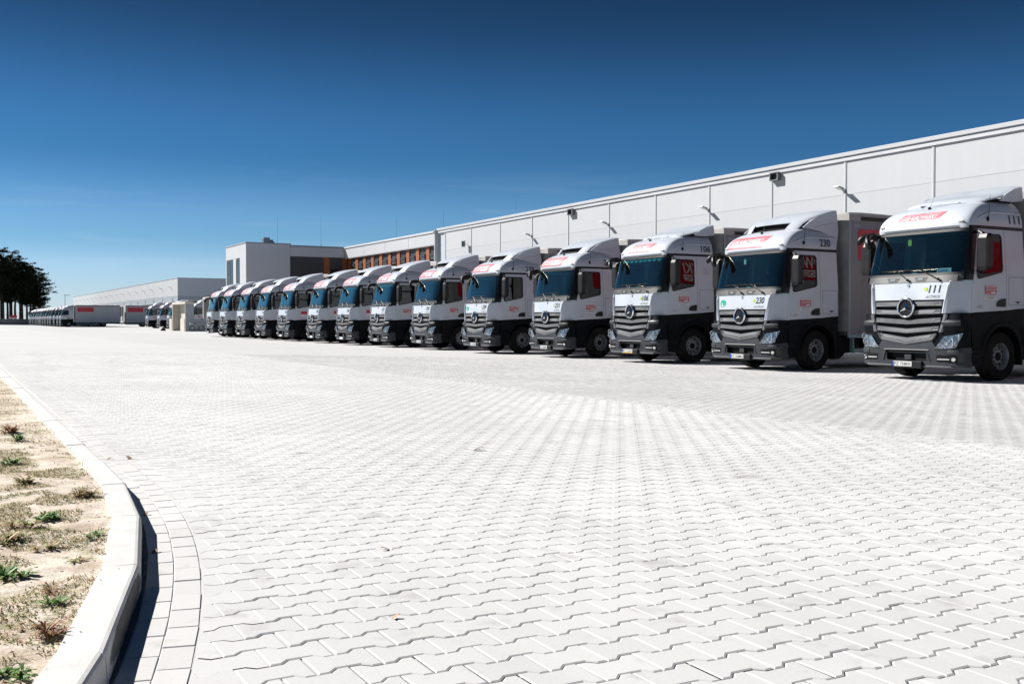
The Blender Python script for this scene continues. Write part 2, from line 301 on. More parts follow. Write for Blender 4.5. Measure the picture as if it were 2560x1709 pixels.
# ------------------------------------------------------------------ mesh helpers
def link(o, parent=None, **props):
    COL.objects.link(o)
    if parent is not None: o.parent = parent
    for k, v in props.items():
        if v is not None: o[k] = v
    return o
def mobj(name, verts, faces, mat, parent=None, smooth=False, loc=None, **props):
    me = bpy.data.meshes.new(name); me.from_pydata([tuple(map(float, v)) for v in verts], [], faces)
    if mat: me.materials.append(MATS[mat])
    if smooth:
        me.shade_smooth(); me.set_sharp_from_angle(angle=R(36))
    o = bpy.data.objects.new(name, me)
    if loc is not None: o.location = loc
    return link(o, parent, **props)
def empty(name, loc=(0, 0, 0), rz=0.0, **props):
    o = bpy.data.objects.new(name, None); o.location = loc; o.rotation_euler = (0, 0, rz); o.empty_display_size = 0.3
    return link(o, None, **props)
class MB:
    def __init__(s): s.v = []; s.f = []
    def add(s, vs, fs):
        b = len(s.v); s.v += [tuple(v) for v in vs]; s.f += [tuple(b + i for i in f) for f in fs]; return s
    def box(s, x0, x1, y0, y1, z0, z1, c=0.0):
        if x0 > x1: x0, x1 = x1, x0
        if y0 > y1: y0, y1 = y1, y0
        if c <= 0:
            return s.add([(x0, y0, z0), (x1, y0, z0), (x1, y1, z0), (x0, y1, z0), (x0, y0, z1), (x1, y0, z1), (x1, y1, z1), (x0, y1, z1)],
                         [(0, 3, 2, 1), (4, 5, 6, 7), (0, 1, 5, 4), (1, 2, 6, 5), (2, 3, 7, 6), (3, 0, 4, 7)])
        c = min(c, (x1 - x0) / 2.1, (y1 - y0) / 2.1, (z1 - z0) / 2.1)
        vs = []; idx = {}
        lo = (x0, y0, z0); hi = (x1, y1, z1)
        for sx in (0, 1):
            for sy in (0, 1):
                for sz in (0, 1):
                    sg = (sx, sy, sz)
                    for ax in range(3):
                        p = [(hi[k] - c if sg[k] else lo[k] + c) for k in range(3)]
                        p[ax] = hi[ax] if sg[ax] else lo[ax]
                        idx[(sg, ax)] = len(vs); vs.append(tuple(p))
        fs = []
        for ax in range(3):
            a, b = [k for k in range(3) if k != ax]
            for d in (0, 1):
                q = []
                for (u, w) in ((0, 0), (1, 0), (1, 1), (0, 1)):
                    sg = [0, 0, 0]; sg[ax] = d; sg[a] = u; sg[b] = w; q.append(idx[(tuple(sg), ax)])
                fs.append(tuple(q))
        for ax in range(3):      # edges along ax
            a, b = [k for k in range(3) if k != ax]
            for u in (0, 1):
                for w in (0, 1):
                    s0 = [0, 0, 0]; s0[a] = u; s0[b] = w; s1 = list(s0); s1[ax] = 1
                    s0 = tuple(s0); s1 = tuple(s1)
                    fs.append((idx[(s0, a)], idx[(s1, a)], idx[(s1, b)], idx[(s0, b)]))
        for sx in (0, 1):
            for sy in (0, 1):
                for sz in (0, 1): fs.append(tuple(idx[((sx, sy, sz), ax)] for ax in range(3)))
        return s.add(vs, fs)
    def tube(s, p0, p1, r0, r1=None, n=10, caps=True):
        r1 = r0 if r1 is None else r1
        a = Vector(p0); b = Vector(p1); d = (b - a).normalized()
        u = d.orthogonal().normalized(); w = d.cross(u)
        vs = [tuple(p + (u * math.cos(2 * math.pi * k / n) + w * math.sin(2 * math.pi * k / n)) * r) for p, r in ((a, r0), (b, r1)) for k in range(n)]
        fs = [(k, (k + 1) % n, n + (k + 1) % n, n + k) for k in range(n)]
        if caps: fs += [tuple(range(n))[::-1], tuple(range(n, 2 * n))]
        return s.add(vs, fs)
    def path(s, pts, rs, n=8):
        for i in range(len(pts) - 1): s.tube(pts[i], pts[i + 1], rs[i], rs[i + 1], n)
        return s
    def sweep(s, pts, rs, n=10, sub=3):
        P = [Vector(p) for p in pts]; out = []
        for i in range(len(P) - 1):
            p0 = P[max(0, i - 1)]; p1 = P[i]; p2 = P[i + 1]; p3 = P[min(len(P) - 1, i + 2)]
            for k in range(sub + (i == len(P) - 2)):
                t = k / sub; out.append((0.5 * ((2 * p1) + (p2 - p0) * t + (2 * p0 - 5 * p1 + 4 * p2 - p3) * t * t + (3 * p1 - p0 - 3 * p2 + p3) * t ** 3), rs[i] + (rs[i + 1] - rs[i]) * t))
        rings = []; ref = Vector((0, 0, 1))
        for i, (p, r) in enumerate(out):
            d = (out[min(len(out) - 1, i + 1)][0] - out[max(0, i - 1)][0]).normalized(); u = ref - d * ref.dot(d)
            if u.length < 1e-4: u = d.orthogonal()
            u.normalize(); w = d.cross(u); ref = u
            rings.append([tuple(p + (u * math.cos(2 * math.pi * k / n) + w * math.sin(2 * math.pi * k / n)) * r) for k in range(n)] )
        s.grid([g + g[:1] for g in rings]); s.add(rings[0], [tuple(range(n))[::-1]]); s.add(rings[-1], [tuple(range(n))]); return s
    def ball(s, c, rx, ry, rz, nu=10, nv=7):
        vs = [(c[0], c[1], c[2] - rz)]
        for i in range(1, nv):
            t = -math.pi / 2 + math.pi * i / nv
            for k in range(nu):
                p = 2 * math.pi * k / nu
                vs.append((c[0] + rx * math.cos(t) * math.cos(p), c[1] + ry * math.cos(t) * math.sin(p), c[2] + rz * math.sin(t)))
        vs.append((c[0], c[1], c[2] + rz)); fs = []
        for k in range(nu): fs.append((0, 1 + (k + 1) % nu, 1 + k))
        for i in range(nv - 2):
            for k in range(nu):
                a = 1 + i * nu + k; b = 1 + i * nu + (k + 1) % nu; fs.append((a, b, b + nu, a + nu))
        L = len(vs) - 1
        for k in range(nu): fs.append((L, L - nu + k, L - nu + (k + 1) % nu))
        return s.add(vs, fs)
    def lathe_y(s, prof, n=32, c=(0, 0, 0)):      # prof: (radius, y)
        vs = [(c[0] + r * math.cos(2 * math.pi * k / n), c[1] + y, c[2] + r * math.sin(2 * math.pi * k / n)) for r, y in prof for k in range(n)]
        fs = [(i * n + k, i * n + (k + 1) % n, (i + 1) * n + (k + 1) % n, (i + 1) * n + k) for i in range(len(prof) - 1) for k in range(n)]
        return s.add(vs, fs)
    def prism_y(s, poly, y0, y1):                  # poly in (x,z)
        n = len(poly)
        vs = [(x, y0, z) for x, z in poly] + [(x, y1, z) for x, z in poly]
        fs = [tuple(range(n)), tuple(range(2 * n - 1, n - 1, -1))] + [(k, n + k, n + (k + 1) % n, (k + 1) % n) for k in range(n)]
        return s.add(vs, fs)
    def prism_x(s, poly, x0, x1):                  # poly in (y,z)
        n = len(poly)
        vs = [(x0, y, z) for y, z in poly] + [(x1, y, z) for y, z in poly]
        fs = [tuple(range(n)), tuple(range(2 * n - 1, n - 1, -1))] + [(k, n + k, n + (k + 1) % n, (k + 1) % n) for k in range(n)]
        return s.add(vs, fs)
    def grid(s, pts, skip=None):                   # pts[i][j]
        ni = len(pts); nj = len(pts[0]); b = len(s.v)
        for row in pts: s.v += [tuple(p) for p in row]
        for i in range(ni - 1):
            for j in range(nj - 1):
                if skip and skip(i, j): continue
                s.f.append((b + i * nj + j, b + i * nj + j + 1, b + (i + 1) * nj + j + 1, b + (i + 1) * nj + j))
        return s
    def shell(s, pts, ins, skip=None):             # outer grid + rim going to 'ins' points (same layout)
        s.grid(pts, skip); ni = len(pts); nj = len(pts[0])
        loop = [(0, j) for j in range(nj)] + [(i, nj - 1) for i in range(1, ni)] + [(ni - 1, j) for j in range(nj - 2, -1, -1)] + [(i, 0) for i in range(ni - 2, 0, -1)]
        b = len(s.v); n = len(loop)
        for i, j in loop: s.v.append(tuple(pts[i][j]))
        for i, j in loop: s.v.append(tuple(ins[i][j]))
        for k in range(n): s.f.append((b + k, b + n + k, b + n + (k + 1) % n, b + (k + 1) % n))
        return s
    def build(s, name, mat, parent=None, smooth=False, loc=None, **props):
        return mobj(name, s.v, s.f, mat, parent, smooth, loc, **props)

# ------------------------------------------------------------------ lettering (built-in font, turned into flat mesh)
_T = {}
def text(sx, s, height=1.0, shear=0.0, bold=0.0):
    key = (s, shear, bold)
    if key not in _T:
        cu = bpy.data.curves.new('lettering', 'FONT'); cu.body = s; cu.shear = shear; cu.offset = bold; cu.resolution_u = 3
        cu.fill_mode = 'FRONT' if hasattr(cu, 'fill_mode') else 'BOTH'; cu.extrude = 0
        ob = bpy.data.objects.new('lettering', cu); COL.objects.link(ob)
        bpy.context.view_layer.update()
        me = bpy.data.meshes.new_from_object(ob.evaluated_get(bpy.context.evaluated_depsgraph_get()))
        v = np.array([x.co[:2] for x in me.vertices]); fs = [tuple(p.vertices) for p in me.polygons]
        bpy.data.objects.remove(ob); bpy.data.curves.remove(cu); bpy.data.meshes.remove(me)
        cap = v[:, 1].max() - max(0, v[:, 1].min()) if len(v) else 1
        v = (v - [v[:, 0].min(), 0]) / cap
        _T[key] = (v, fs)
    v, fs = _T[key]
    return v * [height * sx, height], fs
def put_text(mb, s, height, fn, sx=1.0, shear=0.0, bold=0.0, width=None):
    v, fs = text(sx, s, height, shear, bold)
    if width: v = v * [width / v[:, 0].max(), 1]
    mb.add([fn(p[0], p[1]) for p in v], fs); return v[:, 0].max()
def rrect(x0, x1, z0, z1, r, n=4):
    out = []
    for cx, cz, a0 in ((x1 - r, z1 - r, 0), (x0 + r, z1 - r, 90), (x0 + r, z0 + r, 180), (x1 - r, z0 + r, 270)):
        for k in range(n + 1):
            a = R(a0 + 90 * k / n); out.append((cx + r * math.cos(a), cz + r * math.sin(a)))
    return out

NEAR = [  # number on the bonnet, plate, kind, left corner Y
    ('111', 'PZ 758KK', 'B', 15.49), ('230', 'PZ 368MU', 'A', 20.55), ('106', 'PZ 552KF', 'B', 25.38), ('231', 'PZ 469MU', 'A', 30.31),
    ('239', 'PZ 429MC', 'A', 35.20), ('291', 'PZ 431MU', 'A', 40.63), ('277', 'PZ 437MU', 'A', 45.39), ('336', 'PZ 415MU', 'A', 50.17),
    ('320', 'PZ 426MU', 'A', 55.14), ('322', 'PZ 438MU', 'A', 60.72), ('214', 'PZ 411MU', 'A', 65.81), ('218', 'PZ 413MU', 'A', 70.71),
    ('223', 'PZ 416MU', 'A', 76.01), ('215', 'PZ 419MU', 'A', 80.20)]
for num, plate, k, y in NEAR:
    text(1, num, 1, 0.18, 0.012); text(1, plate, 1, 0, 0.004)
for t_, sh, bo in (('GRABOWSKI', 0.2, 0.02), ('FURNITURE', 0.2, 0.012), ('LOGISTIC', 0.2, 0.015), ('ACTROS', 0.35, 0.015), ('L', 0, 0.03), ('tel. +48 65 454 66 00', 0, 0.006), ('www.tirgrabowski.com', 0.15, 0.006), ('1842', 0.2, 0.01), ('2536', 0.2, 0.01), ('БОРИС', 0, 0.01), ('TRANSPORT', 0.2, 0.01), ('SPEDYCJA', 0.2, 0.01)):
    text(1, t_, 1, sh, bo)
for k in range(1, 19): text(1, 'A%d' % k, 1, 0, 0.01)

# ------------------------------------------------------------------ the cab surface
NSE = 4.6
class Cab:
    """outer skin of the cab: u = 0 middle of the front, |u| = 1 start of the flank, beyond 1 metres along the flank"""
    def __init__(s, dz):
        s.dz = dz
        s.zt = np.array([0.20, 0.50, 0.80, 1.50 + dz, 1.90 + dz, 2.06 + dz, 3.00 + dz, 3.10 + dz])
        s.xt = np.array([0.05, 0.00, 0.00, 0.03, 0.075, 0.12, 0.37, 0.38])
        s.wz = np.array([0.20, 1.90 + dz, 2.10 + dz, 3.10 + dz]); s.wt = np.array([1.25, 1.25, 1.24, 1.165])
        s.dzv = np.array([0.2, 1.9 + dz, 3.0 + dz]); s.dt = np.array([0.36, 0.34, 0.27])
    def x0(s, z): return float(np.interp(z, s.zt, s.xt))
    def w(s, z): return float(np.interp(z, s.wz, s.wt))
    def d(s, z): return float(np.interp(z, s.dzv, s.dt))
    def core(s, u, x0, w, d, off):
        a = abs(u); sg = 1 if u >= 0 else -1
        if a >= 1: return (x0 + d + (a - 1), sg * (w + off))
        ph = a * math.pi / 2; sy = math.sin(ph) ** (2 / NSE); cx = max(math.cos(ph), 0) ** (2 / NSE)
        gx = -(cx ** (NSE - 1)) / d; gy = (sy ** (NSE - 1)) / w; g = math.hypot(gx, gy)
        return (x0 + d * (1 - cx) + off * gx / g, sg * (w * sy + off * gy / g))
    def P(s, u, z, off=0.0):
        x, y = s.core(u, s.x0(z), s.w(z), s.d(z), off); return (x, y, z)
    def u_y(s, y, z=None):
        w = s.w(z if z else 1.5); r = min(abs(y) / w, 1.0); return math.copysign(2 / math.pi * math.asin(min(1, r ** (NSE / 2))), y)
    def Y(s, y, z, off=0.0): return s.P(s.u_y(y, z), z, off)
    def us(s, x, z): return 1 + x - s.x0(z) - s.d(z)          # flank param for a given x
    def S(s, x, z, sg, off=0.0): return (x, sg * (s.w(z) + off), z)
    # roof: be = 0..90 degrees over the shoulder
    def ROOF(s, u, be, off=0.0):
        c = 1 - math.cos(be); x0 = 0.365 + 1.04 * c; w = 1.165 - 0.34 * c; d = 0.30 + 0.22 * c; z = 3.07 + s.dz + 0.555 * math.sin(be)
        x, y = s.core(u, x0, w, d, off * math.cos(be)); return (x, y, z + off * math.sin(be))
    def roof_uy(s, y, be):
        w = 1.165 - 0.34 * (1 - math.cos(be)); r = min(abs(y) / w, 1.0); return math.copysign(2 / math.pi * math.asin(min(1, r ** (NSE / 2))), y)
    def RY(s, y, be, off=0.0): return s.ROOF(s.roof_uy(y, be), be, off)
def lin(a, b, n): return [a + (b - a) * k / n for k in range(n + 1)]

LODS = {}     # object -> level: 0 always, 1 middle, 2 only close trucks
def build_truck(kind):
    dz = 0.15 if kind == 'B' else 0.0
    C = Cab(dz)
    T = empty('box_truck')
    def keep(o, lod=0): LODS[o.name] = lod; return o
    def panel(name, mat, fn, us, zs, parent=T, th=0.03, off=0.0, lod=0, smooth=True, skip=None, **pr):
        pts = [[fn(u, z, off) for u in us] for z in zs]; ins = [[fn(u, z, off - th) for u in us] for z in zs]
        return keep(MB().shell(pts, ins, skip).build(name, mat, parent, smooth, **pr), lod)
    # ---------------- glass and front panels
    zc0, zc1 = 1.905 + dz, 2.05 + dz; zw1 = 2.995 + dz
    ysW = lin(-1.09, 1.09, 24)
    UW = 0.74
    ysW = [math.copysign(abs(v) ** 1.5, v) * UW for v in lin(-1, 1, 26)]
    panel('windscreen', 'windscreen_glass', C.P, ysW, lin(zc1 + 0.01, zw1, 8), th=0.012)
    top = MB()  # dark printed frame of the windscreen
    for z0, z1 in ((zc1 + 0.0, zc1 + 0.05), (zw1 - 0.045, zw1 + 0.01)):
        top.grid([[C.P(y, z, 0.006) for y in ysW] for z in (z0, z1)])
    keep(top.build('windscreen_frame', 'black_plastic', T, True), 1)
    cw = panel('cowl', 'cowl_plastic', C.Y, lin(-1.10, 1.10, 24), [zc0 + 0.008, zc0 + 0.10, zc1 - 0.02, zc1], off=0.012)
    for y in (0.42, -0.28):
        m = MB(); pts = [(y + 0.16, zc0 + 0.105), (y - 0.16, zc0 + 0.105), (y - 0.11, zc0 + 0.03), (y + 0.11, zc0 + 0.03)]
        m.grid([[C.Y(a, z, 0.016) for a in lin(y - dx, y + dx, 4)] for z, dx in ((zc0 + 0.02, 0.11), (zc0 + 0.12, 0.17))])
        v = keep(m.build('cowl_step', 'black_plastic', cw), 2)
        m = MB(); m.box(-0.012, 0.01, -0.07, 0.07, -0.02, 0.02, 0.008); p = C.Y(y, zc0 + 0.07, 0.016)
        keep(m.build('cowl_insert', 'trim_grey', cw, loc=p), 2)
    zh0 = 1.545 + dz
    hood = panel('bonnet', 'white_paint', lambda y, z, o: C.Y(y * (0.88 + 0.05 * (z - zh0) / (zc0 - zh0)), z, o), lin(-1, 1, 16), [zh0, zh0 + 0.02, zh0 + 0.18, zc0 - 0.03, zc0 - 0.004], off=0.0)
    m = MB(); m.lathe_y([(0.0, -0.012), (0.028, -0.012), (0.034, 0.0), (0.028, 0.0)], 16)
    b = m.build('bonnet_badge', 'chrome', hood, True); b.rotation_euler = (0, 0, R(-90)); b.location = C.Y(0.02, zc0 - 0.05, 0.012); keep(b, 2)
    for sg in (1, -1):     # white air deflector panels on the corners
        ua = abs(C.u_y(0.945, 1.6)); us = [sg * u for u in lin(ua, 1.0, 8)] + [sg * 1.06]
        CH = [(-0.012, 0.940), (-0.020, 0.955), (-0.016, 0.985), (0.012, 1.012), (0.08, 1.064), (0.16, 1.118), (0.25, 1.178), (0.33, 1.228), (0.38, 1.250), (0.42, 1.253)]
        z0 = 1.26 + dz
        zs = [z0, z0 + 0.03, z0 + 0.2, zh0 + 0.1, zc0 - 0.06, zc0 + 0.005, zc0 + 0.03]
        pts = []
        for i, z in enumerate(zs):
            row = []
            for k, u in enumerate(us):
                cut = 0.0
                if i >= 5 and k < 2: cut = 0.05 * (2 - k) * (i - 4) / 2
                zz = z + (0.012 * k / len(us) if i == 0 else 0) - cut
                px_, py_ = CH[k]; lean = 0.045 * (z - z0) / 0.7 * (1 - k / (len(us) - 1)); top_in = 0.02 if i == 6 else 0.0
                sh = 0.10 * max(0.0, 1 - (z - z0) / (zc0 - z0)) * (1 - k / 9)
                row.append((C.x0(zz) + px_ + top_in + lean * 0.3, sg * (py_ - sh - top_in * 0.6), zz))
            pts.append(row)
        ins = [[(p[0] + 0.03, p[1] - sg * 0.02, p[2]) for p in row] for row in pts]
        cp = keep(MB().shell(pts, ins).build('corner_panel', 'white_paint', T, True), 0)
        m = MB(); rib = [[(C.x0(z) - 0.018 - 0.010 * (1 - abs(q - 1)), sg * (0.955 + 0.018 * q - 0.10 * max(0.0, 1 - (z - z0) / (zc0 - z0))), z) for q in (0, 1, 2)] for z in lin(z0 + 0.02, zc0 - 0.06, 8)]
        keep(m.grid(rib).build('corner_rib', 'white_paint', cp, True), 1)
        # slots on the outer edge of the deflector
        if sg > 0:
            m = MB()
            for k in range(4):
                zz = z0 + 0.10 + k * 0.13
                m.add([(C.x0(zz) + a_, sg * (b_ + 0.006), z_) for a_, b_, z_ in ((0.20, 1.150, zz), (0.30, 1.216, zz), (0.30, 1.216, zz + 0.1), (0.20, 1.150, zz + 0.1))], [(0, 1, 2, 3)])
            keep(m.build('deflector_slot', 'black_plastic', cp, kind='stuff'), 2)
    for sg in (1, -1):     # A pillars
        def pil(k, z, o):
            ua = UW; ub = 1.02
            return C.P(sg * (ua + (ub - ua) * k), z, o)
        panel('door_pillar', 'black_plastic', pil, lin(0, 1, 8), [zc0 + 0.035, zc1, 2.5 + dz, zw1, 3.06 + dz], th=0.04, off=0.004)
    m = MB()
    for z0, z1, o in ((3.005 + dz, 3.065 + dz, 0.004),):
        us = [-u for u in lin(2.45, 1.0, 8)]
        for sg in (1, -1):
            pts = [[C.S(x, z, sg, o) for x in lin(0.68, 2.16, 8)] for z in (z0, z1)]
            m.shell(pts, [[(p[0], p[1] - sg * 0.04, p[2]) for p in r] for r in pts])
    keep(m.build('roof_band', 'black_plastic', T), 0)
    # ---------------- roof
    m = MB(); rings = []
    us = [-u for u in (lin(2.5, 1.15, 6))] + lin(-1, 1, 32) + lin(1.15, 2.5, 6)
    for k in range(13):
        be = R(90 * k / 12); row = []
        for u in us:
            if abs(u) > 1:
                x0 = 0.365 + 1.04 * (1 - math.cos(be)); d = 0.30 + 0.22 * (1 - math.cos(be)); t = (abs(u) - 1) / 1.5
                x = x0 + d + t * (2.16 - x0 - d); p = C.ROOF(math.copysign(1, u), be); row.append((x, p[1], p[2]))
            else: row.append(C.ROOF(u, be))
        rings.append(row)
    low = [(p[0] + (0.04 if abs(p[1]) < 1.0 else 0), p[1] * 0.985, p[2] - 0.055) for p in rings[0]]
    m.grid([low] + rings)
    half = len(us) // 2; last = rings[-1]; b0 = len(m.v)
    n = len(last); m.v += last
    for k in range(n // 2):
        m.f.append((b0 + k, b0 + n - 1 - k, b0 + n - 2 - k, b0 + k + 1))
    m.f.append(tuple(range(len(m.v), len(m.v) + 2 * 13))); m.v += [r[0] for r in rings] + [r[-1] for r in rings[::-1]]
    roof = keep(m.build('roof', 'white_paint', T, True), 0)
    # raised arch line on the flank of the roof
    for sg in (1, -1):
        m = MB(); pts = []
        for k in range(15):
            t = k / 14; x = 0.72 + 1.43 * t; be = R(16 + 17 * math.sin(min(1, t * 2.2) * math.pi / 2) - 2 * t)
            p = C.ROOF(sg, be); pts.append([(x, p[1] + sg * o, p[2] + dzz) for o, dzz in ((-0.004, -0.03), (0.016, -0.012), (0.014, 0.010), (-0.012, 0.03))])
        keep(m.grid(pts).build('roof_crease', 'white_paint', roof, True), 1)
    for sg in (1, -1):
        p = C.RY(sg * 0.98, R(9), 0.004); m = MB(); m.box(-0.03, 0.02, -0.06, 0.06, -0.018, 0.018, 0.012)
        keep(m.build('marker_lamp', 'plate_white', roof, loc=p), 2)
    for y, be, hgt, tilt in ((0.05, 52, 0.26, 0.10),):
        p = C.RY(y, R(be)); m = MB(); m.ball((0, 0, 0.015), 0.045, 0.03, 0.035); m.tube((0.01, 0, 0.02), (0.10, -0.03, hgt), 0.005, 0.002, 6)
        keep(m.build('antenna', 'black_plastic', roof, loc=p), 2)
    for y, be in ((0.30, 72), (-0.55, 80)):
        p = C.RY(y, R(be)); m = MB(); m.tube((0, 0, -0.01), (0.015, 0, 0.075), 0.032, 0.008, 8)
        keep(m.build('roof_fin', 'black_plastic', roof, loc=p), 2)
    p = C.ROOF(-1, R(14)); m = MB(); m.ball((0, 0, 0), 0.045, 0.03, 0.05); m.tube((0, -0.02, 0.02), (0.0, -0.05, 0.50), 0.007, 0.003, 6)
    keep(m.build('whip_antenna', 'black_plastic', roof, loc=(1.02, p[1], p[2])), 1)
    m = MB(); m.path([(0.95, 0.42, 3.60 + dz), (0.98, 0.0, 3.615 + dz), (1.0, -0.5, 3.605 + dz), (1.1, -0.75, 3.60 + dz)], [0.014] * 4, 6)
    keep(m.build('roof_cable', 'black_plastic', roof), 2)
    # ---------------- spoiler
    if kind == 'A':
        xs = [0.80, 0.92, 1.06, 1.25, 1.5, 1.8, 2.08, 2.28]; zz = [3.545, 3.67, 3.79, 3.89, 3.98, 4.06, 4.12, 4.14]
    else:
        xs = [0.92, 0.99, 1.15, 1.35, 1.6, 1.85, 2.08, 2.28]; zz = [3.60, 3.665, 3.715, 3.755, 3.81, 3.885, 3.975, 4.015]
    ys = [-1.06, -1.02, -0.90, -0.72, -0.52, -0.26, 0, 0.26, 0.52, 0.72, 0.90, 1.02, 1.06]
    pts = []
    for i, (x, z) in enumerate(zip(xs, zz)):
        wv = 0.83 + 0.17 * min(1, i / 4)
        row = []
        for y in ys:
            dr = 0.035 * abs(y) ** 4 + (0.02 if abs(y) > 1.04 else 0); row.append((x + 0.16 * abs(y) ** 2 * (1 - i / 7), y * wv, z + dz - dr))
        pts.append(row)
    hole = (lambda i, j: i < 2 and 3 <= j <= 8) if kind == 'A' else None
    m = MB().grid(pts, hole); m.grid([[(p[0], p[1], p[2] - 0.03) for p in r] for r in pts], hole)
    for r in (pts[-1],): m.grid([r, [(p[0], p[1], p[2] - 0.03) for p in r]])
    for j in (0, len(ys) - 1): m.grid([[r[j] for r in pts], [(r[j][0], r[j][1], r[j][2] - 0.03) for r in pts]])
    if kind == 'A': m.grid([pts[2][3:10], [(p[0], p[1], p[2] - 0.04) for p in pts[2][3:10]]])
    else: m.grid([pts[0], [(p[0] + 0.02, p[1], p[2] - 0.05) for p in pts[0]]])
    sp = keep(m.build('roof_spoiler', 'white_paint', T, True), 0)
    m = MB().box(1.25 if kind == 'A' else 1.4, 2.2, -0.86, 0.86, 3.50 + dz, (3.80 if kind == 'A' else 3.70) + dz); keep(m.build('spoiler_core', 'chassis_black', sp), 0)
    for sg in (1, -1):
        if kind == 'A': poly = [(1.08, 3.60), (1.28, 3.74), (1.55, 3.89), (1.9, 3.995), (2.26, 4.055), (2.33, 3.55), (2.25, 3.10), (2.19, 3.09), (2.10, 3.30), (1.92, 3.47), (1.62, 3.54), (1.3, 3.575)]
        else: poly = [(1.52, 3.62), (1.75, 3.79), (2.0, 3.90), (2.27, 3.955), (2.31, 3.66), (2.0, 3.62)]
        y0 = 1.045
        m = MB().prism_y([(x, z + dz) for x, z in poly], sg * y0, sg * (y0 + 0.035))
        keep(m.build('spoiler_side', 'white_paint', sp), 0)
        if kind == 'A':
            m = MB().tube((1.45, sg * (y0 + 0.036), 3.63 + dz), (2.30, sg * (y0 + 0.036), 3.78 + dz), 0.006, 0.006, 5)
            keep(m.build('spoiler_seam', 'trim_grey', sp), 2)
    # ---------------- doors and flank
    xd = lambda z: C.x0(z) + C.d(z) + 0.025
    for sg in (1, -1):
        zb = 1.275 + dz
        def D(s, z, o=0.0):
            x = xd(z) + (1.52 - xd(z)) * s; return (x, sg * (C.w(z) + o), z)
        ss = [0, 0.1, 0.2, 0.5, 0.87, 0.94, 1.0]; zs = [zb, 1.55 + dz, 1.95 + dz, 2.13 + dz, 2.6 + dz, 2.87 + dz, 2.93 + dz, 2.998 + dz]
        pts = [[D(s, z + (0.05 * s if i == 0 else 0)) for s in ss] for i, z in enumerate(zs)]
        ins = [[(p[0], p[1] - sg * 0.04, p[2]) for p in r] for r in pts]
        door = keep(MB().shell(pts, ins, lambda i, j: 3 <= i <= 4 and 1 <= j <= 3).build('door', 'white_paint', T), 0)
        # window: rounded frame and pane
        outl = []
        for s, z in rrect(0.085, 0.90, 2.09, 2.90, 0.09, 5):
            if s < 0.5 and z < 2.4: z -= 0.13 * min(1, (0.5 - s) / 0.12) * (1 if z < 2.2 else 0)
            elif z < 2.2: z += 0.02 * (s - 0.5)
            outl.append((s, z + dz))
        cs = sum(p[0] for p in outl) / len(outl); cz = sum(p[1] for p in outl) / len(outl)
        inn = [(cs + (s - cs) * 0.90, cz + (z - cz) * 0.91) for s, z in outl]
        m = MB(); nO = len(outl)
        m.v = [D(s, z, 0.010) for s, z in outl] + [D(s, z, 0.012) for s, z in inn] + [D(s, z, -0.015) for s, z in inn]
        m.f = [(k, (k + 1) % nO, nO + (k + 1) % nO, nO + k) for k in range(nO)] + [(nO + k, nO + (k + 1) % nO, 2 * nO + (k + 1) % nO, 2 * nO + k) for k in range(nO)]
        keep(m.build('window_frame', 'black_plastic', door), 0)
        m = MB(); m.v = [D(s, z, 0.002) for s, z in inn]; m.f = [tuple(range(nO))]
        keep(m.build('window_pane', 'side_glass', door), 0)
        hx = 1.36; m = MB()
        hp = [(hx - 0.16, 1.40), (hx + 0.10, 1.39), (hx + 0.13, 1.43), (hx + 0.12, 1.57), (hx - 0.02, 1.555), (hx - 0.13, 1.51), (hx - 0.165, 1.45)]
        y = C.w(1.5) * sg; m.prism_y([(x, z + dz) for x, z in hp], y - sg * 0.01, y + sg * 0.018)
        keep(m.build('door_handle', 'black_plastic', door), 1)
        # panel behind the door with its locker lid
        zs = [1.325 + dz, 1.6 + dz, 2.1 + dz, 2.6 + dz, 2.998 + dz]
        pts = [[C.S(x, z + (0.05 * (x - 1.53) / 0.63 if i == 0 else 0), sg) for x in lin(1.532, 2.155, 3)] for i, z in enumerate(zs)]
        rp = keep(MB().shell(pts, [[(p[0], p[1] - sg * 0.04, p[2]) for p in r] for r in pts]).build('rear_side_panel', 'white_paint', T), 0)
        m = MB(); ol = rrect(1.60, 2.13, 1.43 + dz, 2.02 + dz, 0.03, 3); il = rrect(1.608, 2.122, 1.438 + dz, 2.012 + dz, 0.026, 3); k0 = len(ol)
        m.v = [C.S(x, z, sg, 0.003) for x, z in ol] + [C.S(x, z, sg, 0.003) for x, z in il]
        m.f = [(k, (k + 1) % k0, k0 + (k + 1) % k0, k0 + k) for k in range(k0)]
        keep(m.build('locker_seam', 'cowl_plastic', rp), 2)
        m = MB(); y = sg * C.w(1.5); m.box(1.84, 1.98, y, y + sg * 0.012, 1.495 + dz, 1.51 + dz); m.box(1.89, 1.93, y, y + sg * 0.014, 1.47 + dz, 1.50 + dz)
        keep(m.build('locker_latch', 'black_plastic', rp), 2)
        # dark lower flank with the wheel arch
        ax, az, ar = 1.42, 0.53, 0.63
        arch = [(ax + ar * math.cos(t), az + ar * math.sin(t)) for t in [R(a) for a in range(-6, 187, 8)]]
        poly = [(0.44, 0.33), (0.44, 1.24 + dz), (0.5, 1.262 + dz), (1.3, 1.30 + dz), (2.16, 1.36 + dz), (2.16, 0.92)] + [(ax + ar + 0.07, 0.70)] + arch + [(ax - ar - 0.03, 0.33)]
        yo = 1.235
        lf = keep(MB().prism_y(poly, sg * (yo - 0.05), sg * yo).build('lower_flank', 'dark_paint', T), 0)
        m = MB()
